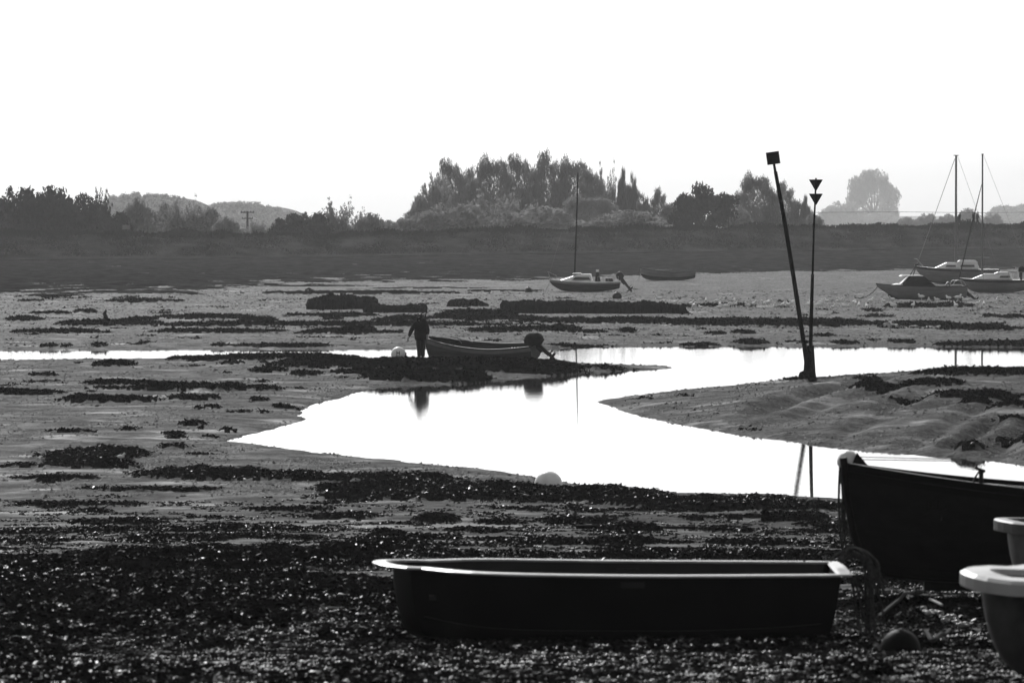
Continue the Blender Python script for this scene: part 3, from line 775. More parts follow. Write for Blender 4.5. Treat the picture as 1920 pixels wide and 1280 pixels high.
def strakes(h, m, root, ns=8, n=22, name='plank', m2=None, lap=.012):
    for sd in (1, -1):
        for k in range(ns):
            t0, t1 = k / ns, (k + 1) / ns
            mb = MB(); rows = []
            for i in range(n + 1):
                s = i / n; f = 1 - .8 * s ** 6
                a = hull_pt(h, s, t0, sd, lap * 1.6 * f); b = hull_pt(h, s, (t0 * .1 + t1 * .9), sd, lap * .3 * f); c = hull_pt(h, s, min(1, t1 + .012), sd, 0)
                a2 = hull_pt(h, s, t0, sd, -.004)
                rows.append([a2, a, b, c])
            mb.grid(rows)
            mb.build(name, (m2 if (m2 and k == ns - 1) else m), root, smooth=False)
def transom(h, m, root, inset=.0):
    k = 10; pts = [hull_pt(h, 0, j / k, 1) for j in range(k + 1)][::-1] + [hull_pt(h, 0, j / k, -1) for j in range(1, k + 1)]
    mb = MB(); n = len(pts); q = [p + Vector((.03, 0, 0)) for p in pts]; pts = [p - Vector((.004, 0, 0)) for p in pts]
    mb.add(pts + q, [tuple(range(n)), tuple(range(n, 2 * n))[::-1]] + [(i, i + n, (i + 1) % n + n, (i + 1) % n) for i in range(n)])
    return mb.build('transom', m, root)
def gunwale(h, m, root, w=.05, t=.035, name='gunwale', dz=0.002, s1=.995):
    for sd in (1, -1):
        mb = MB(); mb.sweep(sheer(h, sd, 26, dz, 0, 0, s1), [(-w / 2, 0), (w / 2, 0), (w / 2, t), (-w / 2, t)])
        mb.build(name, m, root)
def outline_rim(h, root, m, w=.09, t=.035, lip=.05, n=26, name='rim'):
    a = sheer(h, 1, n, 0, 0); b = sheer(h, -1, n, 0, 0)
    path = a + b[::-1][1:]      # stern port -> bow -> stern starboard
    st = a[0]; en = b[0]
    for i in range(1, 6):
        path.append(en.lerp(st, i / 6))
    mb = MB(); mb.sweep(path, [(-w * .45, 0), (-w * .2, t), (w * .75, t), (w, t * .6), (w, -lip), (w * .9, -lip), (w * .85, 0)], closed=True)
    return mb.build(name, m, root, smooth=False)
def outboard(root, loc, scale=1.0, tilt=0.0, cowl=None, legm=None, cover=False, name_prefix=''):
    """engine hung on a transom; local x forward. tilt swings the leg aft and up"""
    e = bpy.data.objects.new('outboard_engine', None); link(e, root); e.location = loc; e.rotation_euler = (0, tilt, 0); e.scale = (scale,) * 3
    cowl = cowl or M['dark']; legm = legm or M['dark']
    mb = MB()
    rows = []
    for z, hx, hy, ox in ((.12, .12, .09, 0), (.18, .2, .14, -.02), (.34, .22, .155, -.03), (.46, .2, .14, -.03), (.53, .12, .09, -.03), (.55, .02, .02, -.03)):
        rows.append([(ox + hx * math.copysign(abs(math.cos(q)) ** .6, math.cos(q)), hy * math.copysign(abs(math.sin(q)) ** .6, math.sin(q)), z) for q in [2 * math.pi * i / 16 for i in range(17)]])
    mb.grid(rows); mb.build('cowl', cowl, e, smooth=True)
    mb = MB()
    mb.hexa([(-.07,-.05,-.45),(.05,-.05,-.45),(.05,.05,-.45),(-.07,.05,-.45),(-.1,-.06,.14),(.08,-.06,.14),(.08,.06,.14),(-.1,.06,.14)])
    mb.build('engine_leg', legm, e)
    mb = MB(); mb.box(-.22, .06, -.08, .08, -.475, -.452)
    mb.lathe([(.012, -.24), (.05, -.16), (.055, 0), (.035, .14), (.01, .18)], 10)
    v = mb.v
    m0 = 8; mb.v = v[:m0] + [(z, x, -.6 + y) for (x, y, z) in [(p[0], p[1], p[2]) for p in v[m0:]]]
    mb.hexa([(-.05,-.01,-.76),(.05,-.01,-.76),(.05,.01,-.76),(-.05,.01,-.76),(-.09,-.02,-.45),(.04,-.02,-.45),(.04,.02,-.45),(-.09,.02,-.45)])
    mb.build('gearcase', legm, e)
    mb = MB()
    for k in range(3):
        a = 2 * math.pi * k / 3
        c, s_ = math.cos(a), math.sin(a)
        mb.add([(-.24, -.02*s_, -.6+.02*c), (-.27, .13*c-.05*s_, -.6+.13*s_+.05*c), (-.23, .15*c, -.6+.15*s_), (-.25, .13*c+.05*s_, -.6+.13*s_-.05*c)], [(0,1,2,3)])
    mb.build('propeller', M['metal'], e)
    mb = MB(); mb.box(.02, .12, -.09, .09, -.2, .1); mb.build('clamp_bracket', legm, e)
    return e

# --- black plastic dinghy lying across the foreground
def frame_boat(name, bow_px, stern_px, ybase_Y, heading_extra=0, z=None):
    pass
DY = 30.6
hA = dict(L=2.74, B=1.25, D=.53, Db=.56, Ds=.53, tr=.86, rock=.10, srock=.07, stem=.16, a=.28, ab=.5, c=1.35, pw=6, bmin=.30, mid=.5, trk=.14)
A_x = (1568 - 960) / F * DY; A_z = P(1100, 1221, DY).z
dA = empty('dinghy', (A_x, DY, A_z), R(180), 0, R(0))
tag(dA, 'black plastic dinghy with a pale rim lying side on in the foreground', 'dinghy')
smooth_hull(hA, M['black'], dA, 'hull')
def bow_cap(h, m, root, off=0):   # closes the blunt bow
    mb = MB(); k = 10
    a = [hull_pt(h, 1, j / k, 1, off) for j in range(k + 1)]; b = [hull_pt(h, 1, j / k, -1, off) for j in range(k + 1)]
    mid = [(p + q) / 2 + Vector((.12 * math.sin(math.pi / 2 * min(1, .3 + .7 * j / k)), 0, 0)) for j, (p, q) in enumerate(zip(a, b))]
    q1 = [p.lerp(mm, .5) + Vector((.05, 0, 0)) for p, mm in zip(a, mid)]; q2 = [p.lerp(mm, .5) + Vector((.05, 0, 0)) for p, mm in zip(b, mid)]
    mb.grid([a, q1, mid, q2, b]); return mb.build('bow_panel', m, root, smooth=True)
bow_cap(hA, M['black'], dA)
inner_skin(hA, M['dark'], dA, .04, .14)
def tender_rim(h, root, m, w=.09, t=.03, lip=.04, bowx=.14, bow_w=1.0):
    n = 26
    a = sheer(h, 1, n, 0, 0); b = sheer(h, -1, n, 0, 0)
    pa, pb = a[-1], b[-1]
    arc = []
    for i in range(1, 8):
        f = i / 8; p = pa.lerp(pb, f); p.x += bowx * math.sin(math.pi * f) ** .7; p.z += .015 * math.sin(math.pi * f); arc.append(p)
    path = a + arc + b[::-1]
    for i in range(1, 8): path.append(b[0].lerp(a[0], i / 8))
    mb = MB(); mb.sweep(path, [(-w * .3, .0), (-w * .15, t), (w * .8, t), (w, t * .5), (w, -lip), (w * .9, -lip), (w * .85, 0)], closed=True)
    return mb.build('rim', m, root)
M['rimpale'] = mat('pale_rim_plastic', .15, .3, .5, var=.06, vscale=5)
M['shadedinghy'] = mat('shaded_dinghy', .085, .5, .3, var=.04, vscale=5)  # white dinghy's shaded side put into the colour; also lines the cream tender
tender_rim(hA, dA, M['rimpale'], .075, .013, .003, .18)
for xx in (.55, 1.45):
    mb = MB(); y = .52; mb.box(xx, xx + .26, -y, y, .30, .335); mb.build('thwart', M['dark'], dA)
mb = MB(); mb.box(2.2, 2.62, -.34, .34, .36, .39); mb.build('bow_seat', M['dark'], dA)
for yy in (.60, -.60):
    mb = MB(); mb.box(1.25, 1.4, yy - .03, yy + .03, .46, .495); mb.build('rowlock_pad', M['dark'], dA)
for sd in (1, -1):   # moulded step along the side
    mb = MB(); mb.sweep([hull_pt(hA, .03 + .95 * i / 20, .62, sd, .004) for i in range(21)], [(-.012, -.012), (.012, -.012), (.012, .012), (-.012, .012)]); mb.build('moulded_rib', M['black'], dA)

# --- clinker boat at the right
BY = 36.6
hB = dict(L=3.9, B=1.5, D=.66, Db=.90, Ds=.70, tr=.72, rock=.06, stem=.30, a=.62, ab=1.25, pw=2.3, mid=.42, shp=1.7)
bx = (1588 - 960) / F * BY
B_z = P(1600, 878, BY).z - .90
cB = empty('clinker_boat', (bx + 3.9, BY + .35, B_z), R(180) + R(4))
tag(cB, 'black clinker rowing boat with a rope wrapped stem at the right edge', 'boat')
strakes(hB, M['blackwood'], cB, 9, 24)
inner_skin(hB, M['blackwood'], cB, .03, .1)
transom(hB, M['blackwood'], cB)
gunwale(hB, M['black'], cB, .06, .04)
gunwale(hB, M['black'], cB, .03, .05, 'rubbing_strake', -.07)
for s in (.25, .55, .8):
    p = hull_pt(hB, s, .9, 1); mb = MB(); mb.box(p.x - .11, p.x + .11, -p.y + .05, p.y - .05, p.z - .15, p.z - .12); mb.build('thwart', M['blackwood'], cB)
mb = MB()
stem_pts = [hull_pt(hB, 1, t, 1) for t in (0, .2, .4, .6, .8, 1)]
mb.tube([(p.x + .02, 0, p.z) for p in stem_pts] + [(stem_pts[-1].x + .03, 0, stem_pts[-1].z + .08)], .03, 8); mb.build('stem_post', M['blackwood'], cB)
mb = MB(); mb.box(.1, 3.3, -.02, .02, -.05, .03); mb.build('keel', M['blackwood'], cB)
bpy.context.view_layer.update()
cu = bpy.data.curves.new('name_lettering', 'FONT'); cu.body = 'JED'; cu.size = .11; cu.extrude = .002
cu.materials.append(M['black'])
lt = bpy.data.objects.new('name_lettering', cu); link(lt, cB)
p = hull_pt(hB, .86, .86, 1, .03)
lt.location = (p.x, p.y + .02, p.z - .05); lt.rotation_euler = (R(80), 0, R(180) + R(-12))
dg = bpy.context.evaluated_depsgraph_get(); dg.update(); lme = bpy.data.meshes.new_from_object(lt.evaluated_get(dg))
lt2 = bpy.data.objects.new('name_lettering', lme); link(lt2, cB); lt2.location = lt.location; lt2.rotation_euler = lt.rotation_euler
bpy.data.objects.remove(lt); lt2.name = 'name_lettering'
# cleat and rod on the gunwale
mb = MB(); mb.tube([(0,0,0),(0,0,.09)], .018, 8); mb.tube([(-.03,0,.09),(.05,0,.12)], .014, 6); mb.tube([(.01,.0,.1),(.05,.0,.04),(.06,0,.0)], .008, 6)
o = mb.build('rowlock', M['dark'], cB); q = hull_pt(hB, .755, 1, 1); o.location = (q.x, q.y, q.z + .04)
mb = MB(); mb.tube([(0,0,0),(0,0,.125)], .007, 6); o = mb.build('thole_pin', M['dark'], cB); q = hull_pt(hB, .665, 1, 1); o.location = (q.x, q.y, q.z + .04)
# float jammed over the stem head
sp = P(1591, 864, BY + .3)
mb = MB(); mb.ball((0, 0, 0), .085, .09, .085, 16, 10, .04); 
fl = mb.build('mooring_float', M['offwhite'], None, True); fl.location = sp + Vector((-.005, 0, .0)); tag(fl, 'pale float tied on the stem head of the black clinker boat', 'float')
mb = MB(); mb.add([(-.01,-.03,.08),(.11,-.05,-.06),(.02,-.06,-.12),(-.06,-.03,-.03),(-.01,.0,.08),(.11,.02,-.06),(.02,.02,-.12),(-.06,.0,-.03)], [(0,1,2,3),(7,6,5,4),(0,4,5,1),(1,5,6,2),(2,6,7,3),(3,7,4,0)])
o = mb.build('canvas_rag', M['canvas'], None); o.location = sp + Vector((.07, -.06, -.01)); tag(o, 'dark folded rag hanging beside the float on the stem head', 'rag')
# ropes hanging from the stem
mb = MB(); S = sp
for k in range(6):
    zz = -.05 - .022 * k; mb.tube([(S.x + .075 * math.cos(a) + .01, S.y + .085 * math.sin(a), S.z + zz + .01 * math.sin(a)) for a in [i * math.pi / 6 for i in range(13)]], .014, 6)
for k in range(5):
    r_ = random.Random(k); x0 = S.x - .07 + .03 * k * .7; lenz = r_.uniform(.45, .72)
    pts = [(x0, S.y - .05, S.z - .05), (x0 - .02 + r_.uniform(-.02, .02), S.y - .09, S.z - .2), (x0 + r_.uniform(-.03, .02), S.y - .09, S.z - .38), (x0 + .03 + r_.uniform(-.02, .02), S.y - .09, S.z - lenz), (x0 + .06, S.y - .1, S.z - lenz - .06)]
    mb.tube(catmull(pts, 5), .011, 6)
o = mb.build('hanging_rope', M['rope'], None, True); tag(o, 'tangle of rope hanging down the stem of the clinker boat', 'rope')
mb = MB(); mb.tube(catmull([P(1606, 856, BY + .4), P(1700, 858.5, BY + .8), P(1812, 861, BY + 1.0)], 6), .004, 5)
mb.tube(catmull([P(1606, 861, BY + .4), P(1700, 862.5, BY + .7), P(1812, 864, BY + 1.0)], 6), .004, 5)
o = mb.build('mooring_line', M['rope'], None); tag(o, 'thin double line strung from the stem head back over the clinker boat', 'rope')

# --- cream tender at the right edge, nearest the camera
hC = dict(L=2.6, B=1.35, D=.52, Db=.56, Ds=.52, tr=.86, rock=.05, stem=.28, a=.34, ab=.7, c=1.3, pw=3.0, bmin=.16, mid=.42)
CY = 24.2
tipC = P(1802, 1082, CY)
gz = Hpt(2.6, CY)
dC = empty('tender', (tipC.x + 2.80 , CY + .25, tipC.z - .56), R(180) + R(6), R(-4.5), 0)
tag(dC, 'cream plastic tender with a broad smooth rim in the lower right corner', 'dinghy')
M['shadehull'] = mat('tender_hull_shaded', .06, .55, .25, var=.03, vscale=5, bump=.15, bscale=12)  # shade of the hull side put into the colour, darker than the rim
smooth_hull(hC, M['shadehull'], dC, 'hull'); bow_cap(hC, M['shadehull'], dC); inner_skin(hC, M['shadedinghy'], dC, .05, .14)
tender_rim(hC, dC, M['cream'], .13, .03, .045, .10)
for sd in (1, -1):
    mb = MB(); mb.sweep([hull_pt(hC, .03 + .95 * i / 20, .55, sd, .004) for i in range(21)], [(-.02, -.02), (.02, -.02), (.012, .02), (-.02, .02)]); mb.build('moulded_rib', M['cream'], dC)
mb = MB(); mb.box(.7, 1.0, -.5, .5, .3, .34); mb.build('thwart', M['cream'], dC)
# --- second pale dinghy behind it
tipD = P(1886, 982, 33.2)
dD = empty('tender', (tipD.x + 2.74, 33.4, tipD.z - .62), R(180) + R(3))
hD = dict(hC); hD.update(D=.6, Db=.62, Ds=.6, bmin=.3, pw=6)
tag(dD, 'taller grey white dinghy end just behind the cream tender', 'dinghy')
smooth_hull(hD, M['shadedinghy'], dD, 'hull'); bow_cap(hD, M['shadedinghy'], dD); inner_skin(hD, M['shadedinghy'], dD, .05, .14); tender_rim(hD, dD, M['shadedinghy'], .08, .02, .06, .14)

# --- ropes over the dinghy end, buoy and litter on the ground
mb = MB()
E = P(1600, 1048, DY)
for k in range(16):
    r_ = random.Random(40 + k); ex = r_.uniform(0, .1); ln = r_.choice([.12, .2, .3, .42, .5]) * r_.uniform(.85, 1.1)
    y_ = E.y + r_.uniform(-.16, .16); hz_ = r_.uniform(.0, .06)
    pts = [(E.x - .09, y_, E.z - .015), (E.x - .02 + ex * .3, y_ - .02, E.z + .02 + hz_), (E.x + .05 + ex, y_ - .04, E.z - .03 + hz_ * .5), (E.x + .07 + ex, y_ - .06, E.z - .03 - ln * .5), (E.x + .06 + ex * 1.5, y_ - .07, E.z - .03 - ln)]
    if k % 3 == 0: pts += [(E.x + .02 + ex, y_ - .06, E.z - .0 - ln * .9), (E.x - .02 + ex * .5, y_ - .02, E.z - .1)]
    mb.tube(catmull(pts, 6), r_.uniform(.005, .010), 6)
mb.tube(catmull([P(1556, 1052, DY), P(1568, 1040, DY), P(1585, 1033, DY), P(1598, 1040, DY)], 5), .009, 6)
mb.tube(catmull([P(1500, 1050, DY), P(1503, 1040, DY), P(1508, 1042, DY), P(1508, 1052, DY)], 4), .008, 6)
o = mb.build('rope_bundle', M['rope'], None, True); tag(o, 'thick bundle of old rope draped over the end of the black dinghy', 'rope')
X_, Y_, Z_ = ground_hit(1690, 1232); zz = Hpt(X_, 28.9)
bb = empty('buoy', (P(1688, 1200, 28.9).x, 28.9, P(1688, 1200, 28.9).z - .04)); tag(bb, 'dark round buoy half buried in weed beside the black dinghy', 'buoy')
mb = MB(); mb.ball((0,0,-.02), .125, .125, .13, 20, 12); M['rubber'] = mat('black_rubber_float', .004, .6, .06, var=.002, vscale=12, bump=.3, bscale=20); mb.build('float_body', M['rubber'], bb, True)
mb = MB(); mb.tube([(0,0,.12),(0,0,.15)], .02, 8); mb.tube([(.03*math.cos(a), 0, .17 + .03*math.sin(a)) for a in [i*math.pi/4 for i in range(9)]], .008, 6); mb.build('buoy_eye', M['darkbuoy'], bb)
def ground_rope(pix, rad, m, label, name='rope', lift=.015, seed=0, cat='rope'):
    pts = []
    for px, py in pix:
        x, y, z = ground_hit(px, py); pts.append((x, y, Hpt(x, y) + lift))
    mb = MB(); mb.tube(catmull(pts, 8), rad, 6); o = mb.build(name, m, None, True); tag(o, label, cat); return o
ground_rope([(1648,1170),(1668,1158),(1690,1140),(1700,1128),(1715,1135),(1730,1130)], .014, M['rope'], 'bent length of pale rope on the weed beside the dark buoy', lift=.05)
ground_rope([(1745,1142),(1760,1150),(1768,1152)], .01, M['paler'], 'short pale rope end on the weed right of the dark buoy', lift=.04)
ground_rope([(1738,1214),(1750,1220),(1765,1216),(1775,1205),(1782,1198)], .014, M['rope'], 'frayed rope end in front of the clinker boat', lift=.05)
x, y, z = ground_hit(1733, 1158)
chn = empty('mooring_chain', (x, y, Hpt(x, y))); tag(chn, 'string of rounded chain links on the weed before the clinker boat', 'chain')
lk = MB(); lk.tube([(.022 * math.cos(a), .013 * math.sin(a), 0) for a in [i * math.pi / 4 for i in range(9)]], .006, 6, False)
lk0 = lk.build('chain_link', M['metal'], chn, True)
for k in range(22):
    o = lk0 if k == 0 else lk0.copy()
    if k: COL.objects.link(o)
    x, y, z = ground_hit(1733 + 4 * k, 1156 + 1.1 * k + 3 * math.sin(k * .8)); o.location = Vector((x, y, Hpt(x, y) + .025)) - chn.location
    o.rotation_euler = (0 if k % 2 else R(80), 0, R(-15 + 10 * (k % 3)))
# driftwood pole
x, y, z = ground_hit(1190, 992); hz = Hpt(x, y)
mb = MB(); mb.tube(catmull([P(1080, 988, y), P(1150, 987, y), P(1230, 990, y + .2), P(1303, 990, y + .3)], 6), [.035] * 19, 8)
o = mb.build('driftwood_pole', M['post'], None, True); tag(o, 'long thin dark driftwood pole lying on the near mud', 'driftwood')
x, y, z = ground_hit(1437, 978)
mb = MB(); mb.ball((0, 0, 0), .10, .08, .13, 6, 5, .3, 3); o = mb.build('stone', M['rock'], None); o.location = (x, y, Hpt(x, y) + .06); tag(o, 'small pointed dark stone on the near mud right of the driftwood', 'stone')

# --- buoys
def buoy(px, cy, rpx, Y, m, label, eye=True, patch=None, sink=0, sx=1.0):
    c = P(px, cy, Y); r_ = rpx / F * Y
    o = empty('buoy', (c.x, c.y, c.z)); tag(o, label, 'buoy')
    mb = MB(); mb.ball((0,0,0), r_ * sx, r_, r_, 24, 16); mb.build('float_body', m, o, True)
    if eye:
        mb = MB(); mb.tube([(0,0,0),(0,0,r_*.18)], r_*.12, 8)
        e = mb.build('buoy_neck', M['darkbuoy'], o); d = Vector(eye).normalized(); e.location = d * r_ * .97; e.rotation_euler = d.to_track_quat('Z', 'Y').to_euler()
    return o, r_
bY = ground_hit(1028, 914)[1]
b1, r1 = buoy(1028, 907, 25, bY, M['buoyskin'], 'large white mooring buoy lying at the near edge of the pool', eye=(-.9, -.4, -.3), sx=1.05)
mb = MB(); mb.ball((-.22, -.06, -.12), .10, .10, .12, 9, 7, .25, 4); mb.build('weed_or_shade_lump', M['weed'], b1)
pY = 169.0
b2, r2 = buoy(747, 664, 14, pY + .5, M['buoyskin'], 'white mooring buoy on the spit beside the standing person', eye=(.9, -.3, .1))
mb = MB()
for x0, x1, z0, z1 in ((-.06,-.035,-.02,.12),(.03,.055,-.02,.12),(-.04,.035,.04,.065)): mb.box(x0, x1, -r2 * .985, -r2 * .94, z0, z1)
mb.build('painted_mark', M['darkbuoy'], b2)
mb = MB(); mb.ball((.17, -.03, -.03), .125, .12, .14, 9, 7, .2, 5); mb.build('weed_or_shade_lump', M['weed'], b2)  # dark lump stands in for the shaded right side of this buoy
Yb = ground_hit(1157, 560)[1]; b3, r3 = buoy(1157, 556, 9, Yb, M['darkbuoy'], 'dark buoy on the mud below the engine of the dark sailing boat', eye=(0, 0, 1))
Yb = ground_hit(991, 548)[1]; b4, r4 = buoy(991, 545, 7, Yb, M['darkbuoy'], 'small dark buoy on the mud left of the dark sailing boat', eye=(0, 0, 1))
ground_rope([(700,671),(712,667),(725,668),(735,672)], .02, M['paler'], 'mooring rope trailing left from the buoy on the spit', lift=.06)

# --- fishing boat beside the person
FY = pY + .3
hN = dict(L=4.55, B=1.6, D=.52, Db=.88, Ds=.60, tr=.78, rock=.08, srock=.05, stem=.22, a=.6, ab=1.1, pw=2.4, mid=.4, shp=1.5)
z0 = P(900, 674, FY).z
fb = empty('fishing_boat', (P(1008, 674, FY - .2).x, FY - .2, z0 - .03), R(180) - R(21), R(-7), R(1.0))
fb.scale = (.93, .93, .93)
tag(fb, 'grey clinker fishing boat with a covered engine beside the standing person', 'boat')
M['fbgrey'] = mat('fishing_boat_paint', .05, .55, .15, var=.012, vscale=2.5, vstretch=(.6,1,2)); M['fbpale'] = mat('fishing_boat_top_plank', .12, .5, .2, var=.02, vscale=2.5)
strakes(hN, M['fbgrey'], fb, 8, 20, m2=M['fbpale'], lap=.022); inner_skin(hN, M['dark'], fb, .03, .1); transom(hN, M['fbgrey'], fb)
gunwale(hN, M['dark'], fb, .07, .05)
gunwale(hN, M['fbpale'], fb, .05, .05, 'rubbing_strake', -.14, .8)
mb = MB(); mb.tube([(hull_pt(hN, 1, t, 1).x + .02, 0, hull_pt(hN, 1, t, 1).z) for t in (0, .25, .5, .75, 1)] + [(4.58, 0, .98)], .035, 8); mb.build('stem_post', M['dark'], fb)
for s in (.2, .45, .68):
    p = hull_pt(hN, s, .9, 1); mb = MB(); mb.box(p.x - .12, p.x + .12, -p.y + .05, p.y - .05, p.z - .12, p.z - .09); mb.build('thwart', M['dark'], fb)
mb = MB(); rows = []
for i in range(9):
    s = .70 + .27 * i / 8; p = hull_pt(hN, s, 1, 1); rows.append([(p.x, p.y * q * .96, p.z + .05 + .07 * math.sin(3.1 * q * .5 + 1.57) + .03 * rnd.random()) for q in (-1, -.6, -.2, .2, .6, 1)])
mb.grid(rows); mb.build('foredeck', M['rock'], fb)
ob = outboard(fb, (-.12, 0, .55), 1.05, R(48), M['canvas'], M['dark'])
mb = MB(); mb.ball((-.05, 0, .30), .40, .3, .27, 12, 8, .12, 8); o = mb.build('engine_cover', M['canvas'], fb, True); o.location = (.15, 0, .5)
mb = MB()
for k in range(7):
    mb.tube(catmull([(-.6 - .04*k, .02*k - .05, .58), (-.64 - .05*k, 0, .45), (-.6 - .04*k, 0, .36 - .03 * (k % 3))], 3), .014, 5)
mb.build('hanging_weed', M['paler'], fb)
mb = MB()
for k in range(8): mb.ball((.35 + .06 * k, .62 + .02 * (k % 3), .56 + .03 * (k % 2)), .035, .03, .03, 8, 6)
mb.build('net_floats', M['offwhite'], fb)['kind'] = 'stuff'
mb = MB(); mb.tube([(3.0, .2, .72), (3.25, .2, 1.05)], .012, 5); mb.tube([(2.7, -.2, .72), (3.6, -.1, .95)], .02, 6); mb.build('boat_hook', M['mast'], fb)

# --- person figures
def figure(name, joints, edges, m, parent, sub=2, root_v=0):
    me = bpy.data.meshes.new(name); me.from_pydata([j[0] for j in joints], edges, []); me.update()
    o = bpy.data.objects.new(name, me); link(o, parent)
    o.modifiers.new('skin', 'SKIN')
    for i, j in enumerate(joints):
        rr = j[1] if hasattr(j[1], '__len__') else (j[1], j[1])
        me.skin_vertices[0].data[i].radius = rr
        me.skin_vertices[0].data[i].use_root = (i == root_v)
    s = o.modifiers.new('sub', 'SUBSURF'); s.levels = sub; s.render_levels = sub
    me.materials.append(m); 
    return o
def person(loc, rotz, label, pose, scale=1.0, group=None, fingers=True):
    """local frame: facing -y, x to the figure's left is +x ; pose dict of joint positions"""
    root = empty('person', loc, rotz); root.scale = (scale,) * 3; tag(root, label, 'person', group)
    j = pose
    J = [(j['pelvis'], .13), (j['waist'], .12), (j['chest'], (.16, .13)), (j['neck'], .06), (j['head'], (.085, .095)), (j['crown'], .07),
         (j['shL'], .07), (j['elL'], .045), (j['wrL'], .03), (j['shR'], .07), (j['elR'], .045), (j['wrR'], .03),
         (j['hipL'], .09), (j['knL'], .06), (j['anL'], .045), (j['toeL'], .04), (j['hipR'], .09), (j['knR'], .06), (j['anR'], .045), (j['toeR'], .04)]
    Ed = [(0,1),(1,2),(2,3),(3,4),(4,5),(2,6),(6,7),(7,8),(2,9),(9,10),(10,11),(0,12),(12,13),(13,14),(14,15),(0,16),(16,17),(17,18),(18,19)]
    for wr, el in ((8, 'elL'), (11, 'elR')):
        w = Vector(J[wr][0]); d = (w - Vector(j[el])).normalized(); sd = d.cross(Vector((0, 1, 0))).normalized() if abs(d.y) < .9 else Vector((1, 0, 0))
        palm = w + d * .07; J.append((tuple(palm), (.036, .02))); Ed.append((wr, len(J) - 1)); pi_ = len(J) - 1
        if fingers:
            for q, (o_, ln) in enumerate(((-.03, .07), (-.01, .08), (.01, .075), (.03, .06))):
                a = palm + d * .03 + sd * o_; b = a + d * ln * .5 + Vector((0, -.01, 0)); c = b + d * ln * .5 + Vector((0, -.02, 0))
                n0 = len(J); J += [(tuple(a), .010), (tuple(b), .009), (tuple(c), .007)]; Ed += [(pi_, n0), (n0, n0 + 1), (n0 + 1, n0 + 2)]
            a = w + d * .03 + sd * -.035; b = a + d * .04 + sd * -.02; n0 = len(J); J += [(tuple(a), .012), (tuple(b), .009)]; Ed += [(wr, n0), (n0, n0 + 1)]
    figure('body', J, Ed, M['skin'], root)
    f = pose.get('face', (0, -1, 0)); f = Vector(f).normalized(); hc = Vector(j['head']); up = (Vector(j['crown']) - hc).normalized(); sd = f.cross(up).normalized()
    mb = MB(); mb.ball(tuple(hc + f * .095 - up * .01), .014, .018, .022, 8, 6)
    mb.build('nose', M['skin'], root, True)
    for q in (-1, 1):
        mb = MB(); mb.ball(tuple(hc + f * .085 + sd * q * .032 + up * .025), .011, .008, .008, 8, 6); mb.build('eye', M['boot'], root, True)
        mb = MB(); mb.ball(tuple(hc + sd * q * .088), .012, .018, .028, 8, 6); mb.build('ear', M['skin'], root, True)
    mb = MB(); mb.ball(tuple(hc + f * .088 - up * .05), .022, .008, .006, 8, 6); mb.build('mouth', M['hair'], root, True)
    mb = MB(); mb.ball(tuple(hc + up * .045 - f * .02), .098, .105, .095, 14, 9); mb.build('hair', M['hair'], root, True)
    k = 1.22
    Jt = [(j['pelvis'], .165), (j['hipL'], .125), (j['knL'], .105), (j['anL'], .08), (j['hipR'], .125), (j['knR'], .105), (j['anR'], .08), (j['waist'], .14)]
    figure('trousers', Jt, [(0,1),(1,2),(2,3),(0,4),(4,5),(5,6),(0,7)], M['trouser'], root)
    for q in ('L', 'R'):
        kn = Vector(j['kn' + q]); an = Vector(j['an' + q]); toe = Vector(j['toe' + q])
        figure('boot', [(tuple(kn.lerp(an, .35)), .085), (tuple(kn.lerp(an, .8)), .068), (tuple(an - Vector((0, 0, .03))), .062), (tuple(toe), (.05, .04))], [(0,1),(1,2),(2,3)], M['boot'], root)
    c = Vector(j['chest']); pv = Vector(j['pelvis']); hem = pv + (pv - Vector(j['waist'])).normalized() * .16
    hemL = Vector(j['hipL']).lerp(Vector(j['knL']), .45); hemR = Vector(j['hipR']).lerp(Vector(j['knR']), .45)
    cw = pose.get('bulk', 1); Jc = [(tuple(c), (.24*cw, .19)), (j['waist'], (.22*cw, .18)), (tuple(pv), (.21*cw, .18)), (tuple((hemL + hemR) / 2), (.2*cw, .16)), (tuple(Vector(j['neck']).lerp(c, .3)), .15),
          (j['shL'], .115), (j['elL'], .085), (tuple(Vector(j['wrL']).lerp(Vector(j['elL']), .12)), .06), (j['shR'], .115), (j['elR'], .085), (tuple(Vector(j['wrR']).lerp(Vector(j['elR']), .12)), .06)]
    figure('coat', Jc, [(0,1),(1,2),(2,3),(0,4),(0,5),(5,6),(6,7),(0,8),(8,9),(9,10)], M['coat'], root)
    if pose.get('hood'):
        mb = MB(); mb.ball(tuple(hc + up * .01 - f * .035), .125, .13, .15, 16, 10, .02); mb.build('hood', M['coat'], root, True)
        n_ = Vector(j['neck']); mb = MB(); mb.ball(tuple(n_ + Vector(pose['hood'])), .15, .13, .13, 14, 9, .04); mb.build('hood_collar', M['coat'], root, True)
    return root
pose = dict(pelvis=(.0,0,.90), waist=(-.0,.02,1.07), chest=(.0,-.03,1.30), neck=(-.02,-.11,1.47), head=(-.05,-.2,1.555), crown=(-.06,-.23,1.64),
  shL=(.2,-.03,1.38), elL=(.27,-.06,1.12), wrL=(.26,-.16,.93), shR=(-.2,-.05,1.38), elR=(-.37,-.06,1.10), wrR=(-.46,-.1,.84),
  hipL=(.09,0,.87), knL=(.075,-.05,.47), anL=(.08,.02,.09), toeL=(.09,-.16,.04), hipR=(-.09,0,.87), knR=(-.06,-.03,.47), anR=(-.055,.03,.09), toeR=(-.07,-.15,.04), face=(-.15,-.9,-.45), hood=(.09,.05,.0), bulk=1.28)
pp_ = P(789, 673, pY)
person((pp_.x, pY, Hpt(pp_.x, pY) - .02), R(0), 'person in a dark hooded coat and boots standing beside the grey fishing boat', pose, .935)
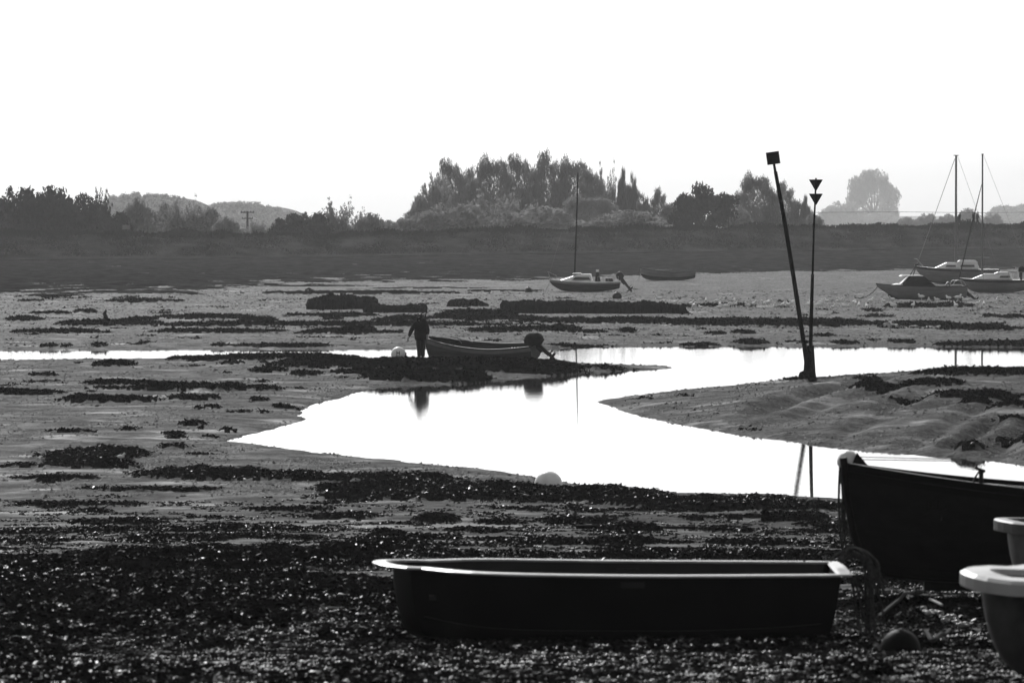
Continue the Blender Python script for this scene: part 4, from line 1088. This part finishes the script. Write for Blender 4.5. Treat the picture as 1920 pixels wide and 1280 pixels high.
def walk_pose(ph=0.25, lean=.05):
    return dict(pelvis=(0,0,.92), waist=(0,-.01,1.07), chest=(0,-.03-lean,1.30), neck=(0,-.04-lean,1.48), head=(0,-.07-lean,1.58), crown=(0,-.08-lean,1.68),
      shL=(.19,-.03,1.40), elL=(.24,.06,1.13), wrL=(.23,-.06,.9), shR=(-.19,-.03,1.40), elR=(-.24,-.12,1.13), wrR=(-.22,-.28,.98),
      hipL=(.1,0,.9), knL=(.1,-ph*.7,.5), anL=(.1,-ph,.09), toeL=(.1,-ph-.17,.06), hipR=(-.1,0,.9), knR=(-.1,.03,.48), anR=(-.1,ph,.12), toeR=(-.1,ph-.14,.04), face=(0,-1,-.1))
for px, base, lab, rz, D in ((1798.5, 425, 'dark walker with a bulky pack on the sea bank left of the pair', R(70), 598), (1826, 424, 'left walker of the close pair on the sea bank', R(-100), 598.5), (1832, 424, 'right walker of the close pair carrying a pole on the bank', R(95), 597.5)):
    p = P(px, base, D); person((p.x, D, p.z), rz, lab, walk_pose(), 1.05, 'walkers on the sea bank', fingers=False)
mb = MB(); mb.ball((0,0,0), .26, .2, .36, 12, 9); o = mb.build('rucksack', M['canvas'], None, True); o.location = P(1796, 411, 598.1); tag(o, 'dark rucksack on the back of the lone walker on the bank', 'rucksack')
mb = MB(); mb.tube([P(1829, 400, 597.3), P(1851, 411, 597.3)], .035, 6); o = mb.build('carried_pole', M['mast'], None); tag(o, 'long pole sloping over the shoulder of the right walker', 'pole')

# --- beacons
def pole_obj(name, pts, rads, m, parent, n=10): 
    mb = MB(); mb.tube(pts, rads, n); return mb.build(name, m, parent, True)
PY_ = ground_hit(1517, 712)[1]
def rel(o, v): return Vector(v) - Vector(o.location)
g0 = P(1516, 711, PY_)
bs = empty('beacon_post', (g0.x - .04, PY_, g0.z - .1)); tag(bs, 'leaning dark post topped by a square board at the creek edge', 'post')
L_ = lambda px, py, dy=0: rel(bs, P(px, py, PY_ + dy))
k = PY_ / F
pole_obj('lower_post', [L_(1516, 712), L_(1512, 672), L_(1507, 640)], [5.2*k, 5.2*k, 4.6*k], M['post'], bs)
pole_obj('upper_post', [L_(1507, 642), L_(1488, 520), L_(1472, 420), L_(1454, 322)], [4.4*k, 4.2*k, 4.0*k, 3.4*k], M['post'], bs)
pole_obj('spigot', [L_(1454, 324), L_(1451, 306)], [2.6*k, 2.4*k], M['post'], bs)
mb = MB(); w = 11.6 * k; mb.box(-w, w, -w, w, -w, w); o = mb.build('square_topmark', M['post'], bs); o.location = L_(1449.5, 296.5); o.rotation_euler = (0, R(-8), 0)
mb = MB(); mb.ball((0,0,.15), .22, .22, .2, 10, 7, .3, 2); mb.tube([(0,0,.1),(.02,0,.9)], [.13,.09], 8); mb.build('weed_or_shade_lump', M['weed'], bs)
b2_ = empty('beacon_post', (g0.x + .08, PY_ + .35, g0.z - .1)); tag(b2_, 'slim upright post with two downward pointing cones at the creek edge', 'post')
L2 = lambda px, py: rel(b2_, P(px, py, PY_ + .35))
pole_obj('lower_post', [L2(1519, 711), L2(1521, 600), L2(1523.5, 514)], [3.9*k, 3.6*k, 3.1*k], M['post'], b2_)
pole_obj('upper_post', [L2(1523.5, 516), L2(1526, 430), L2(1528, 385), L2(1530, 334)], [2.1*k, 1.9*k, 1.7*k, 1.6*k], M['post'], b2_)
for top in (337.5, 364):
    mb = MB(); r_ = 12.8 * k; hh_ = 20 * k
    mb.lathe([(.02, -hh_), (r_, 0), (r_ * .98, .012)], 20); o = mb.build('cone_topmark', M['post'], b2_); o.location = L2(1529.7, top)
mb = MB(); mb.lathe([(.2, 0), (.15, .3), (.12, .8), (.1, 1.1)], 9); mb.build('weed_or_shade_lump', M['weed'], b2_)
# low wooden stump left
x, y, z = ground_hit(200, 600); s_ = y / F
st = MB(); 
Lx = lambda px, py: P(px, py, y)
st.tube([Lx(199, 601), Lx(198, 592), Lx(196, 588), Lx(199, 581)], [5*s_, 4*s_, 3.6*s_, 1.6*s_], 7)
o = st.build('post_stump', M['post'], None); tag(o, 'short broken post stump standing in weed at the far left', 'stump')
# old anchor shape beyond the wreck
x, y, z = ground_hit(590, 551)
mb = MB(); mb.tube([P(575, 552, y), P(574, 543, y), P(579, 541, y), P(590, 547, y), P(602, 551, y)], .09, 6); mb.tube([P(579, 541, y), P(588, 549, y)], .08, 6)
o = mb.build('old_anchor', M['rock'], None); tag(o, 'small bent iron remains sticking up behind the long dark block', 'anchor')
# dark weed grown blocks of old wreck on the far mud
def block(prof, ybase, depth, label, seed, cat='wreck', name='wreck_remains'):
    x0, x1 = prof[0][0], prof[-1][0]; x, y, z = ground_hit((x0 + x1) / 2, ybase); rr = random.Random(seed)
    n = max(16, int((x1 - x0) / 2.5)); rows = []
    for i in range(n + 1):
        px = x0 + (x1 - x0) * i / n; ty = np.interp(px, [p[0] for p in prof], [p[1] for p in prof]) + rr.uniform(-1.6, 1.2) + 1.2 * math.sin(i * .35 + seed) * math.sin(i * .13)
        tp = P(px, ty, y); row = []
        h_ = max(tp.z - (z - .1), .03)
        for j in range(9):
            q = j / 8; dd = (q - .5) * depth; zz = (z - .15) + (h_ + .05) * (math.sin(math.pi * q) ** .35 if 0 < q < 1 else 0) * rr.uniform(.93, 1.05)
            row.append((tp.x + rr.uniform(-.06, .06), y + dd + depth * .4 + rr.uniform(-.08, .08), zz))
        rows.append(row)
    mb = MB(); mb.grid(rows)
    mb.add(rows[0], [tuple(range(9))]); mb.add(rows[-1], [tuple(range(9))[::-1]])
    o = mb.build(name, M['rock'], None); tag(o, label, cat); return o
block([(574,572),(576,562),(585,559),(600,558),(606,552),(622,550),(632,554),(640,551),(658,552),(668,558),(680,556),(697,555),(706,562),(708,574)], 580, 3.5, 'largest dark block of weed grown wreckage on the far mud', 1)
block([(680,580),(690,571),(710,570),(730,573),(755,574),(775,571),(797,569),(800,578)], 586, 3, 'low dark block of wreckage touching the right of the largest block', 2)
block([(838,574),(841,563),(862,561),(868,558),(876,561),(892,560),(903,566),(916,572)], 575, 2.5, 'short dark block of wreckage above the head of the fishing boat', 3)
block([(938,572),(942,563),(950,566),(975,564),(1060,565),(1110,566),(1190,567),(1210,565),(1260,569),(1285,574),(1292,586)], 588, 5, 'long low dark slab of wreckage stretching across the middle mud', 4)

# ------------------------------------------------------------------ far boats
def deck(h, m, root, inset=.0, dz=-.02, s0=0.0, s1=.985):
    mb = MB(); rows = []
    for i in range(17):
        s = s0 + (s1 - s0) * i / 16; p = hull_pt(h, s, 1, 1); rows.append([(p.x, p.y * q, p.z + dz + .04 * (1 - q * q)) for q in (-1, -.5, 0, .5, 1)])
    mb.grid(rows); return mb.build('deck', m, root)
def cabin(root, m, x0, x1, w0, w1, z0, z1, sf=.5, sb=.15, name='cabin', tw=.78):
    mb = MB()   # x0 aft, x1 fore
    mb.hexa([(x0,-w0,z0),(x1,-w1,z0),(x1,w1,z0),(x0,w0,z0),(x0+sb,-w0*tw,z1),(x1-sf,-w1*tw,z1),(x1-sf,w1*tw,z1),(x0+sb,w0*tw,z1)])
    o = mb.build(name, m, root)
    bv = o.modifiers.new('bevel', 'BEVEL'); bv.width = .06; bv.segments = 2
    return o
def side_window(root, x0, x1, y, z0, z1, sk=.05, lean=.07, name='cabin_window'):
    for sd in (1, -1):
        mb = MB(); mb.add([(x0, sd*(y+.012), z0), (x1, sd*(y+.012), z0), (x1-sk, sd*(y-lean+.012), z1), (x0+sk*.5, sd*(y-lean+.012), z1),
                           (x0, sd*(y-.03), z0), (x1, sd*(y-.03), z0), (x1-sk, sd*(y-lean-.03), z1), (x0+sk*.5, sd*(y-lean-.03), z1)],
                          [(0,1,2,3),(7,6,5,4),(0,4,5,1),(1,5,6,2),(2,6,7,3),(3,7,4,0)])
        mb.build(name, M['glass'], root)
def place_boat(name, bowpx, sternpx, ybase, z_off=0, heading=0, Yoff=0, roll=0, pitch=0):
    x, y, z = ground_hit((bowpx + sternpx) / 2, ybase); y += Yoff
    X = (sternpx - 960) / F * y
    zz = P(sternpx, ybase, y).z
    return empty(name, (X, y, zz + z_off), R(180) + R(heading), R(roll), R(pitch)), y
# dark sailing boat
sb, y = place_boat('sailing_boat', 1030, 1163, 547, heading=-4)
Ls = 133 / F * y
h = dict(L=Ls, B=1.9, D=.62, Db=.82, Ds=.66, tr=.72, rock=.25, srock=.22, stem=.75, a=.55, ab=1.0, pw=2.2, mid=.4)
tag(sb, 'dark hulled sailing boat with white cabin and tilted engine on the far mud', 'sailing boat')
smooth_hull(h, M['dark'], sb, 'hull', t1=.86); smooth_hull(h, M['grey'], sb, 'topside_band', t0=.86, off=.01); deck(h, M['white'], sb)
gunwale(h, M['white'], sb, .08, .06)
cabin(sb, M['white'], 1.9, 4.3, .62, .35, .72, 1.22, 1.5, .1); cabin(sb, M['white'], 2.6, 3.3, .35, .3, 1.2, 1.30, .1, .1, 'hatch')
side_window(sb, 2.0, 3.3, .62, .82, 1.02, .25, .06)
mx = Ls - (1077 - 1030) / F * y
mb = MB(); tp = P(1083, 324, y); root_z = sb.location.z
mb.tube([(mx, 0, 1.2), (mx - .12, 0, 4.0), (mx - .24, 0, tp.z - root_z)], [.06, .05, .04], 8); mb.build('mast', M['post'], sb)
mb = MB(); mb.tube([(mx - .2, 0, tp.z - root_z - .4), (Ls + .1, 0, .9)], .006, 4); mb.build('forestay', M['mast'], sb)
mb = MB()
for yy in (.12, -.12): mb.tube([(Ls - .1, yy, .85), (Ls + .12, yy * .8, 1.38), (Ls - .5, yy * 2, 1.08)], .02, 5)
mb.build('pulpit', M['metal'], sb)
mb = MB(); mb.add([(1.35,-.25,.7),(1.75,-.25,.7),(1.75,.25,.7),(1.35,.25,.7),(1.5,-.08,1.42),(1.62,-.08,1.42),(1.62,.08,1.42),(1.5,.08,1.42)], [(0,3,2,1),(4,5,6,7),(0,1,5,4),(1,2,6,5),(2,3,7,6),(3,0,4,7)])
mb.build('canvas_hood', M['canvas'], sb)
mb = MB(); mb.box(1.46,1.66,-.1,.1,1.36,1.52); mb.build('hood_top', M['white'], sb)
mb = MB()
for q in range(5):
    for yy in (.7, -.7): mb.tube([(.1 + .35*q, yy, .66), (.1 + .35*q, yy, 1.05)], .014, 4)
for yy in (.7, -.7): mb.tube([(.1, yy, 1.05), (1.5, yy, 1.05)], .014, 4)
mb.tube([(.1, -.7, 1.05), (.1, .7, 1.05)], .014, 4)
mb.build('guard_rail', M['metal'], sb)
mb = MB(); mb.box(.5, 1.0, -.3, .3, .7, .92); mb.build('cockpit_box', M['dark'], sb)
outboard(sb, (-.18, -.3, .75), 1.25, R(38), M['dark'], M['dark'])
mb = MB(); mb.tube(catmull([(Ls - .03, 0, .7), (Ls + .15, 0, .3), (Ls + .3, 0, .02), (Ls + .5, 0, 0.0)], 4), .02, 5); o = mb.build('anchor_rope', M['paler'], sb)

# open boat behind it
ob_, y = place_boat('open_boat', 1200, 1304, 526, heading=3)
Ls = 104 / F * y
h = dict(L=Ls, B=1.7, D=.62, Db=1.0, Ds=.78, tr=.6, rock=.2, srock=.2, stem=.35, a=.6, ab=1.1, pw=2.2, mid=.45, shp=2.0)
tag(ob_, 'open wooden boat with a pale upper band behind the dark sailing boat', 'boat')
smooth_hull(h, M['dark'], ob_, 'hull', t1=.62); smooth_hull(h, M['greyhull'], ob_, 'topside_band', t0=.62, off=.02); inner_skin(h, M['dark'], ob_); gunwale(h, M['dark'], ob_, .08, .07)
for s in (.3, .6):
    p = hull_pt(h, s, .9, 1); mb = MB(); mb.box(p.x - .1, p.x + .1, -p.y + .05, p.y - .05, p.z - .1, p.z - .07); mb.build('thwart', M['dark'], ob_)
mb = MB(); mb.box(1.0, 1.5, -.05, .05, -.12, .05); mb.build('skeg', M['dark'], ob_)
mb = MB(); mb.tube([(Ls - .1, 0, .6), (Ls + .25, 0, 0)], .02, 5); mb.build('anchor_rope', M['paler'], ob_)

# motor boat with dark canopy
mo, y = place_boat('motor_boat', 1642, 1811, 561, heading=2, z_off=.0)
Ls = 169 / F * y
h = dict(L=Ls, B=2.1, D=.78, Db=.95, Ds=.80, tr=.85, rock=.38, srock=0, stem=1.3, a=.45, ab=1.0, pw=2.4, mid=.4)
tag(mo, 'pale motor boat with a black canopy and windscreen on the far mud', 'motor boat')
smooth_hull(h, M['greyhull'], mo, 'hull', t0=.22); smooth_hull(h, M['black'], mo, 'boot_stripe', t1=.22); deck(h, M['white'], mo, s0=.55)
inner_skin(h, M['grey'], mo); gunwale(h, M['dark'], mo, .07, .05)
gunwale(h, M['grey'], mo, .04, .03, 'rubbing_strake', -.3, .85)
cabin(mo, M['canvas'], 1.95, 4.05, .85, .7, .82, 1.45, .55, .75, 'canopy', .85)
cabin(mo, M['white'], 2.7, 4.2, .6, .5, 1.45, 1.51, .15, .1, 'canopy_roof')
mb = MB(); mb.add([(4.12,-.7,.95),(4.12,.7,.95),(3.62,.6,1.44),(3.62,-.6,1.44),(4.16,-.7,.95),(4.16,.7,.95),(3.66,.6,1.44),(3.66,-.6,1.44)], [(0,1,2,3),(7,6,5,4),(0,4,5,1),(1,5,6,2),(2,6,7,3),(3,7,4,0)]); mb.build('windscreen', M['glass'], mo)
for sd in (1, -1):
    mb = MB(); mb.tube([(4.17, .72*sd, .93), (3.66, .63*sd, 1.47)], .03, 6); mb.build('windscreen_post', M['white'], mo)
cabin(mo, M['white'], 4.0, 4.75, .7, .4, .88, .99, .4, .0, 'foredeck_hatch')
mb = MB(); mb.tube([(3.3,0,1.5),(3.1,0,2.15)], .035, 6); mb.tube([(3.5,0,1.5),(3.1,0,2.15)], .03, 6); mb.box(3.0,3.2,-.15,.15,2.1,2.2); mb.build('light_mast', M['dark'], mo)
mb = MB(); mb.hexa([(4.0,-.04,-.25),(4.7,-.04,-.22),(4.7,.04,-.22),(4.0,.04,-.25),(3.9,-.05,.2),(4.9,-.05,.3),(4.9,.05,.3),(3.9,.05,.2)]); mb.build('fore_keel', M['black'], mo)
outboard(mo, (-.12, 0, .35), 1.1, R(52), M['dark'], M['black'])
mb = MB()
for yy in (.8, -.8): mb.tube(catmull([(.1,yy,.85),(.3,yy,1.15),(.75,yy,1.15),(.9,yy,.85)], 4), .03, 5)
mb.tube(catmull([(.9,-.4,.8),(1.1,-.1,1.05),(1.3,.1,.85)], 4), .06, 6)
mb.build('stern_gear', M['metal'], mo)
ground_rope([(1603,558),(1612,560),(1620,556)], .03, M['rope'], 'end of the anchor rope lying on the mud ahead of the motor boat')
mb = MB(); mb.tube(catmull([(Ls - .15, 0, .85), (Ls + .25, 0, .4), (Ls + .75, 0, .1), (Ls + 1.1, 0, .03)], 5), .022, 5); mb.build('anchor_rope', M['rope'], mo)

# far yacht
ya, y = place_boat('yacht', 1716, 1872, 532, heading=1, z_off=.0)
Ls = 156 / F * y
h = dict(L=Ls, B=2.3, D=1.1, Db=1.35, Ds=1.1, tr=.7, rock=.45, srock=.35, stem=1.1, a=.55, ab=1.0, pw=2.2, mid=.42)
tag(ya, 'larger white yacht with raised cabin and the left of two tall masts', 'yacht')
smooth_hull(h, M['greyhull'], ya, 'hull', t0=.3, t1=.9); smooth_hull(h, M['dark'], ya, 'antifouling', t1=.3); smooth_hull(h, M['dark'], ya, 'topside_stripe', t0=.9, off=.01); deck(h, M['white'], ya)
cabin(ya, M['white'], 1.5, 5.0, .75, .4, 1.15, 1.62, 1.0, .2); cabin(ya, M['white'], 1.6, 3.2, .6, .55, 1.6, 1.80, .2, .2, 'doghouse')
side_window(ya, 1.9, 3.0, .75, 1.3, 1.45, .08, .05); side_window(ya, 3.3, 4.1, .68, 1.3, 1.42, .08, .04)
mx = Ls - (1792 - 1716) / F * y; zt = P(1792, 292, y).z - ya.location.z
mb = MB(); mb.tube([(mx, 0, 1.5), (mx, 0, zt)], [.10, .075], 8); mb.box(mx - .2, mx + .2, -.03, .03, zt, zt + .05); mb.build('mast', M['mast'], ya)
mb = MB(); mb.tube([(mx + .1, 0, zt - .25), (Ls - .1, 0, 1.4)], .022, 5); mb.build('forestay', M['mast'], ya)
mb = MB(); mb.tube([(mx - .1, 0, zt), (.05, 0, 1.15)], .010, 4); mb.build('backstay', M['mast'], ya)
for sd in (1, -1):
    mb = MB(); mb.tube([(mx, 0, zt * .72), (mx, sd * .55, zt * .70)], .02, 5); mb.build('spreader', M['mast'], ya)
    mb = MB(); mb.tube([(mx, 0, zt - .3), (mx, sd * .55, zt * .70), (mx - .05, sd * 1.05, 1.1)], .006, 4); mb.build('shroud', M['mast'], ya)
mb = MB(); mb.tube([(mx, 0, 2.05), (mx - 2.6, 0, 2.0)], [.07, .05], 6); mb.build('boom', M['grey'], ya)
for sd in (1, -1):
    mb = MB(); mb.hexa([(2.4,sd*.5,-.35),(3.3,sd*.5,-.35),(3.3,sd*.56,-.35),(2.4,sd*.56,-.35),(2.2,sd*.45,.2),(3.7,sd*.45,.2),(3.7,sd*.53,.2),(2.2,sd*.53,.2)]); mb.build('bilge_keel', M['dark'], ya)
mb = MB()
for yy in (.2, -.2): mb.tube([(Ls - .6, yy*2, 1.3), (Ls - .1, yy, 1.9), (Ls + .1, 0, 1.9)], .02, 5)
mb.build('pulpit', M['metal'], ya)
# nearer yacht at the right edge
yb, y = place_boat('yacht', 1800, 1918, 549, heading=-3)
Ls = 120 / F * y
h = dict(L=Ls + .6, B=2.0, D=.88, Db=1.0, Ds=.88, tr=.7, rock=.3, srock=.3, stem=.9, a=.55, ab=1.0, pw=2.2, mid=.42)
Ls += .6
yb.location.x += .6
tag(yb, 'small white yacht at the right edge with the right of two tall masts', 'yacht')
smooth_hull(h, M['greyhull'], yb, 'hull', t0=.4, t1=.85); smooth_hull(h, M['grey'], yb, 'antifouling', t1=.4); smooth_hull(h, M['dark'], yb, 'topside_stripe', t0=.85, off=.01); deck(h, M['white'], yb)
cabin(yb, M['white'], 1.3, 4.1, .6, .3, .92, 1.30, .9, .2); cabin(yb, M['white'], 1.4, 2.6, .5, .45, 1.28, 1.42, .3, .2, 'hatch')
side_window(yb, 1.5, 2.2, .6, 1.03, 1.16, .06, .04)
mx = Ls - (1841 - 1797) / F * y; zt = P(1842, 290, y).z - yb.location.z
mb = MB(); mb.tube([(mx, 0, 1.2), (mx, 0, zt)], [.07, .05], 8); mb.box(mx - .08, mx + .08, -.03, .03, zt, zt + .06); mb.build('mast', M['mast'], yb)
mb = MB(); mb.tube([(mx + .05, 0, zt - 2.0), (mx + .7, 0, zt * .5), (Ls - .05, 0, 1.05)], [.02, .055, .045], 6); mb.build('furled_jib', M['dark'], yb)
mb = MB(); mb.tube([(mx - .05, 0, zt), (.0, 0, .95)], .008, 4); mb.build('backstay', M['mast'], yb)
for sd in (1, -1):
    mb = MB(); mb.tube([(mx, 0, zt - .8), (mx, sd * .4, zt * .6), (mx - .05, sd * .9, .9)], .006, 4); mb.build('shroud', M['mast'], yb)
mb = MB(); mb.tube([(mx, 0, 1.75), (mx - 2.2, 0, 1.7)], [.08, .06], 6); mb.build('boom', M['grey'], yb)
mb = MB()
for q in range(4):
    for yy in (.75, -.75): mb.tube([(.1 + .5*q, yy, .9), (.1 + .5*q, yy, 1.4)], .014, 4)
for yy in (.75, -.75): mb.tube([(.1, yy, 1.4), (1.6, yy, 1.4)], .014, 4)
mb.tube([(.1, -.75, 1.4), (.1, .75, 1.4)], .014, 4)
mb.build('guard_rail', M['metal'], yb)
e = outboard(yb, (.75, .4, 1.25), 1.0, 0, M['black'], M['black'])

# --- sign, utility pole, far wire
D = 560; p = P(256, 426.5, D); sg = empty('sign', (p.x, D - 15, P(256, 436, D - 15).z - .3)); tag(sg, 'small pale notice board on the bank below the grey bush', 'sign')
mb = MB(); q = P(256, 426, D - 15) - sg.location; mb.box(-.43, .43, -.03, .03, q.z - .25, q.z + .27); mb.build('board', M['grey'], sg)
mb = MB(); mb.box(-.05, .05, .032, .1, -.2, q.z + .2); mb.build('sign_post', M['post'], sg)
D = 700; q = P(464, 396, D); up = empty('utility_pole', (q.x, D, 2.0)); tag(up, 'utility pole with crossarms standing between the left hedge and dark bush', 'utility pole')
mb = MB(); mb.tube([(0,0,0),(0,0,q.z - 2)], [.2, .14], 8); mb.build('pole_shaft', M['post'], up)
for i_, w_ in ((0, 1.0), (1, .8)):
    mb = MB(); mb.box(-w_, w_, -.06, .06, q.z - 2.25 - .9 * i_, q.z - 2.1 - .9 * i_)
    for xx in (-.9, -.45, .45, .9): mb.box(xx * w_ - .04, xx * w_ + .04, -.04, .04, q.z - 2.098 - .9 * i_, q.z - 1.95 - .9 * i_)
    mb.build('crossarm', M['post'], up)
mb = MB(); mb.tube([P(1400, 399, 1300), P(1700, 397.5, 1350), P(1820, 399, 1380), P(2100, 396.5, 1400)], .06, 4); o = mb.build('overhead_wire', M['post'], None); tag(o, 'thin overhead wire crossing behind the masts on the right', 'wire')

# --- gulls
def gull_mesh():
    mb = MB(); mb.ball((0, 0, .2), .17, .075, .075, 10, 7); mb.ball((.15, 0, .31), .05, .042, .045, 8, 6); mb.tube([(.09, 0, .24), (.14, 0, .3)], .045, 6)
    mb.add([(.19, -.01, .31), (.19, .01, .31), (.245, 0, .295), (.19, 0, .325)], [(0, 1, 2), (0, 2, 3), (1, 3, 2)])
    mb.add([(-.12, -.04, .22), (-.12, .04, .22), (-.28, .0, .19), (-.12, 0, .24)], [(0, 1, 2), (0, 3, 2), (1, 3, 2)])
    for yy in (.025, -.025): mb.tube([(0, yy, .14), (.0, yy, 0)], .007, 4); 
    for yy in (.025, -.025): mb.box(-.01, .04, yy - .015, yy + .015, 0, .006)
    return mb
gm = gull_mesh().build('gull', M['feather'], None, True)
GP = [(1297,575),(1302,578),(1324,573),(1314,580),(1346,573),(1350,577),(1349,581),(1362,580),(1372,576),(1377,573),(1380,575),(1402,579),(1414,575),(1432,575),(1437,573),(1441,573),(1453,579),(1468,578),(1478,578),(1488,571),(1486,575),(1490,580),(1516,573),(1519,577),(1538,573),(1537,577),(1550,570),(1562,580),(1574,571),(1577,571),(1583,580),(1602,571),(1605,573),(1611,577),(1625,579),(1633,570),(1657,570),(1673,573),(1676,578),(1728,561),(1757,566),(1779,563),(1796,563),(1712,577),(1742,574),(1793,578),(1810,574),(1834,575),(1845,574),(1870,567),(1916,571),(1267,571),(1252,573),(1206,574),(1262,573),(1236,566),(443,579),(226,871),(1825,547),(1590,579)]
for i, (px, py) in enumerate(GP):
    o = gm if i == 0 else gm.copy()
    if i: COL.objects.link(o)
    x, y, z = ground_hit(px, py + 1.5)
    o.location = (x, y, Hpt(x, y)); o.rotation_euler = (0, 0, rnd.uniform(0, 6.28)); s = rnd.uniform(.85, 1.15) * (1.15 if py < 700 else .55)
    o.scale = (s, s, s)
    if px == 226: tag(o, 'lone white gull on the dark weed mound at the left', 'gull')
    elif px == 443: tag(o, 'lone gull standing on the far mud left of the wreckage', 'gull')
    else:
        w_ = ('on the long dark slab of wreckage' if px < 1295 else 'on the far mud left of the leaning square topped post' if px < 1482 else 'between the two beacon posts and just behind them' if px < 1530 else 'on the far mud between the cone post and the motor boat' if px < 1660 else 'on the mud or weed in front of the motor boat' if px < 1815 else 'on the mud below the small yacht at the right edge')
        tag(o, 'small white gull standing ' + w_, 'gull', 'gulls standing on the far mud')
fY = 185; fp = P(1668, 608, fY); fg = empty('flying_gull', fp, R(160), R(-8)); fg.scale = (.8, .8, .8); tag(fg, 'white gull flying low over the far mud with wings bent down', 'gull')
mb = MB(); mb.ball((0,0,0), .26, .07, .065, 12, 8); mb.ball((.24,0,.02), .06, .05, .05, 8, 6); mb.tube([(.28,0,.01),(.35,0,0)], [.02,.005], 5); mb.add([(-.2,-.04,0),(-.2,.04,0),(-.4,.08,0),(-.4,-.08,0)], [(0,1,2,3)]); mb.build('body', M['feather'], fg, True)
for sd in (1, -1):
    mb = MB(); mb.add([(.1,0,.03),(-.08,0,.03),(-.05,sd*.28,.14),(.12,sd*.28,.15),(-.22,sd*.62,-.12),(-.12,sd*.62,-.1),(-.35,sd*.8,-.28)], [(0,1,2,3),(3,2,4,5),(4,6,5)])
    o = mb.build('wing', M['gfeather'], fg); sol = o.modifiers.new('th', 'SOLIDIFY'); sol.thickness = .015

# ------------------------------------------------------------------ haze: one even body of air round everything
hz = MB(); hz.box(-9200, 9200, -700, 8900, -2.0, 62); 
hm = bpy.data.materials.new('haze_air'); hm.use_nodes = True; nt = hm.node_tree; nt.nodes.clear()
pv = nt.nodes.new('ShaderNodeVolumePrincipled'); pv.inputs['Color'].default_value = (1, 1, 1, 1); pv.inputs['Density'].default_value = .000135; pv.inputs['Anisotropy'].default_value = .3
mo_ = nt.nodes.new('ShaderNodeOutputMaterial'); nt.links.new(pv.outputs[0], mo_.inputs['Volume'])
ho = hz.build('haze', hm, None); tag(ho, 'thin morning haze over the estuary', 'haze', kind='stuff')
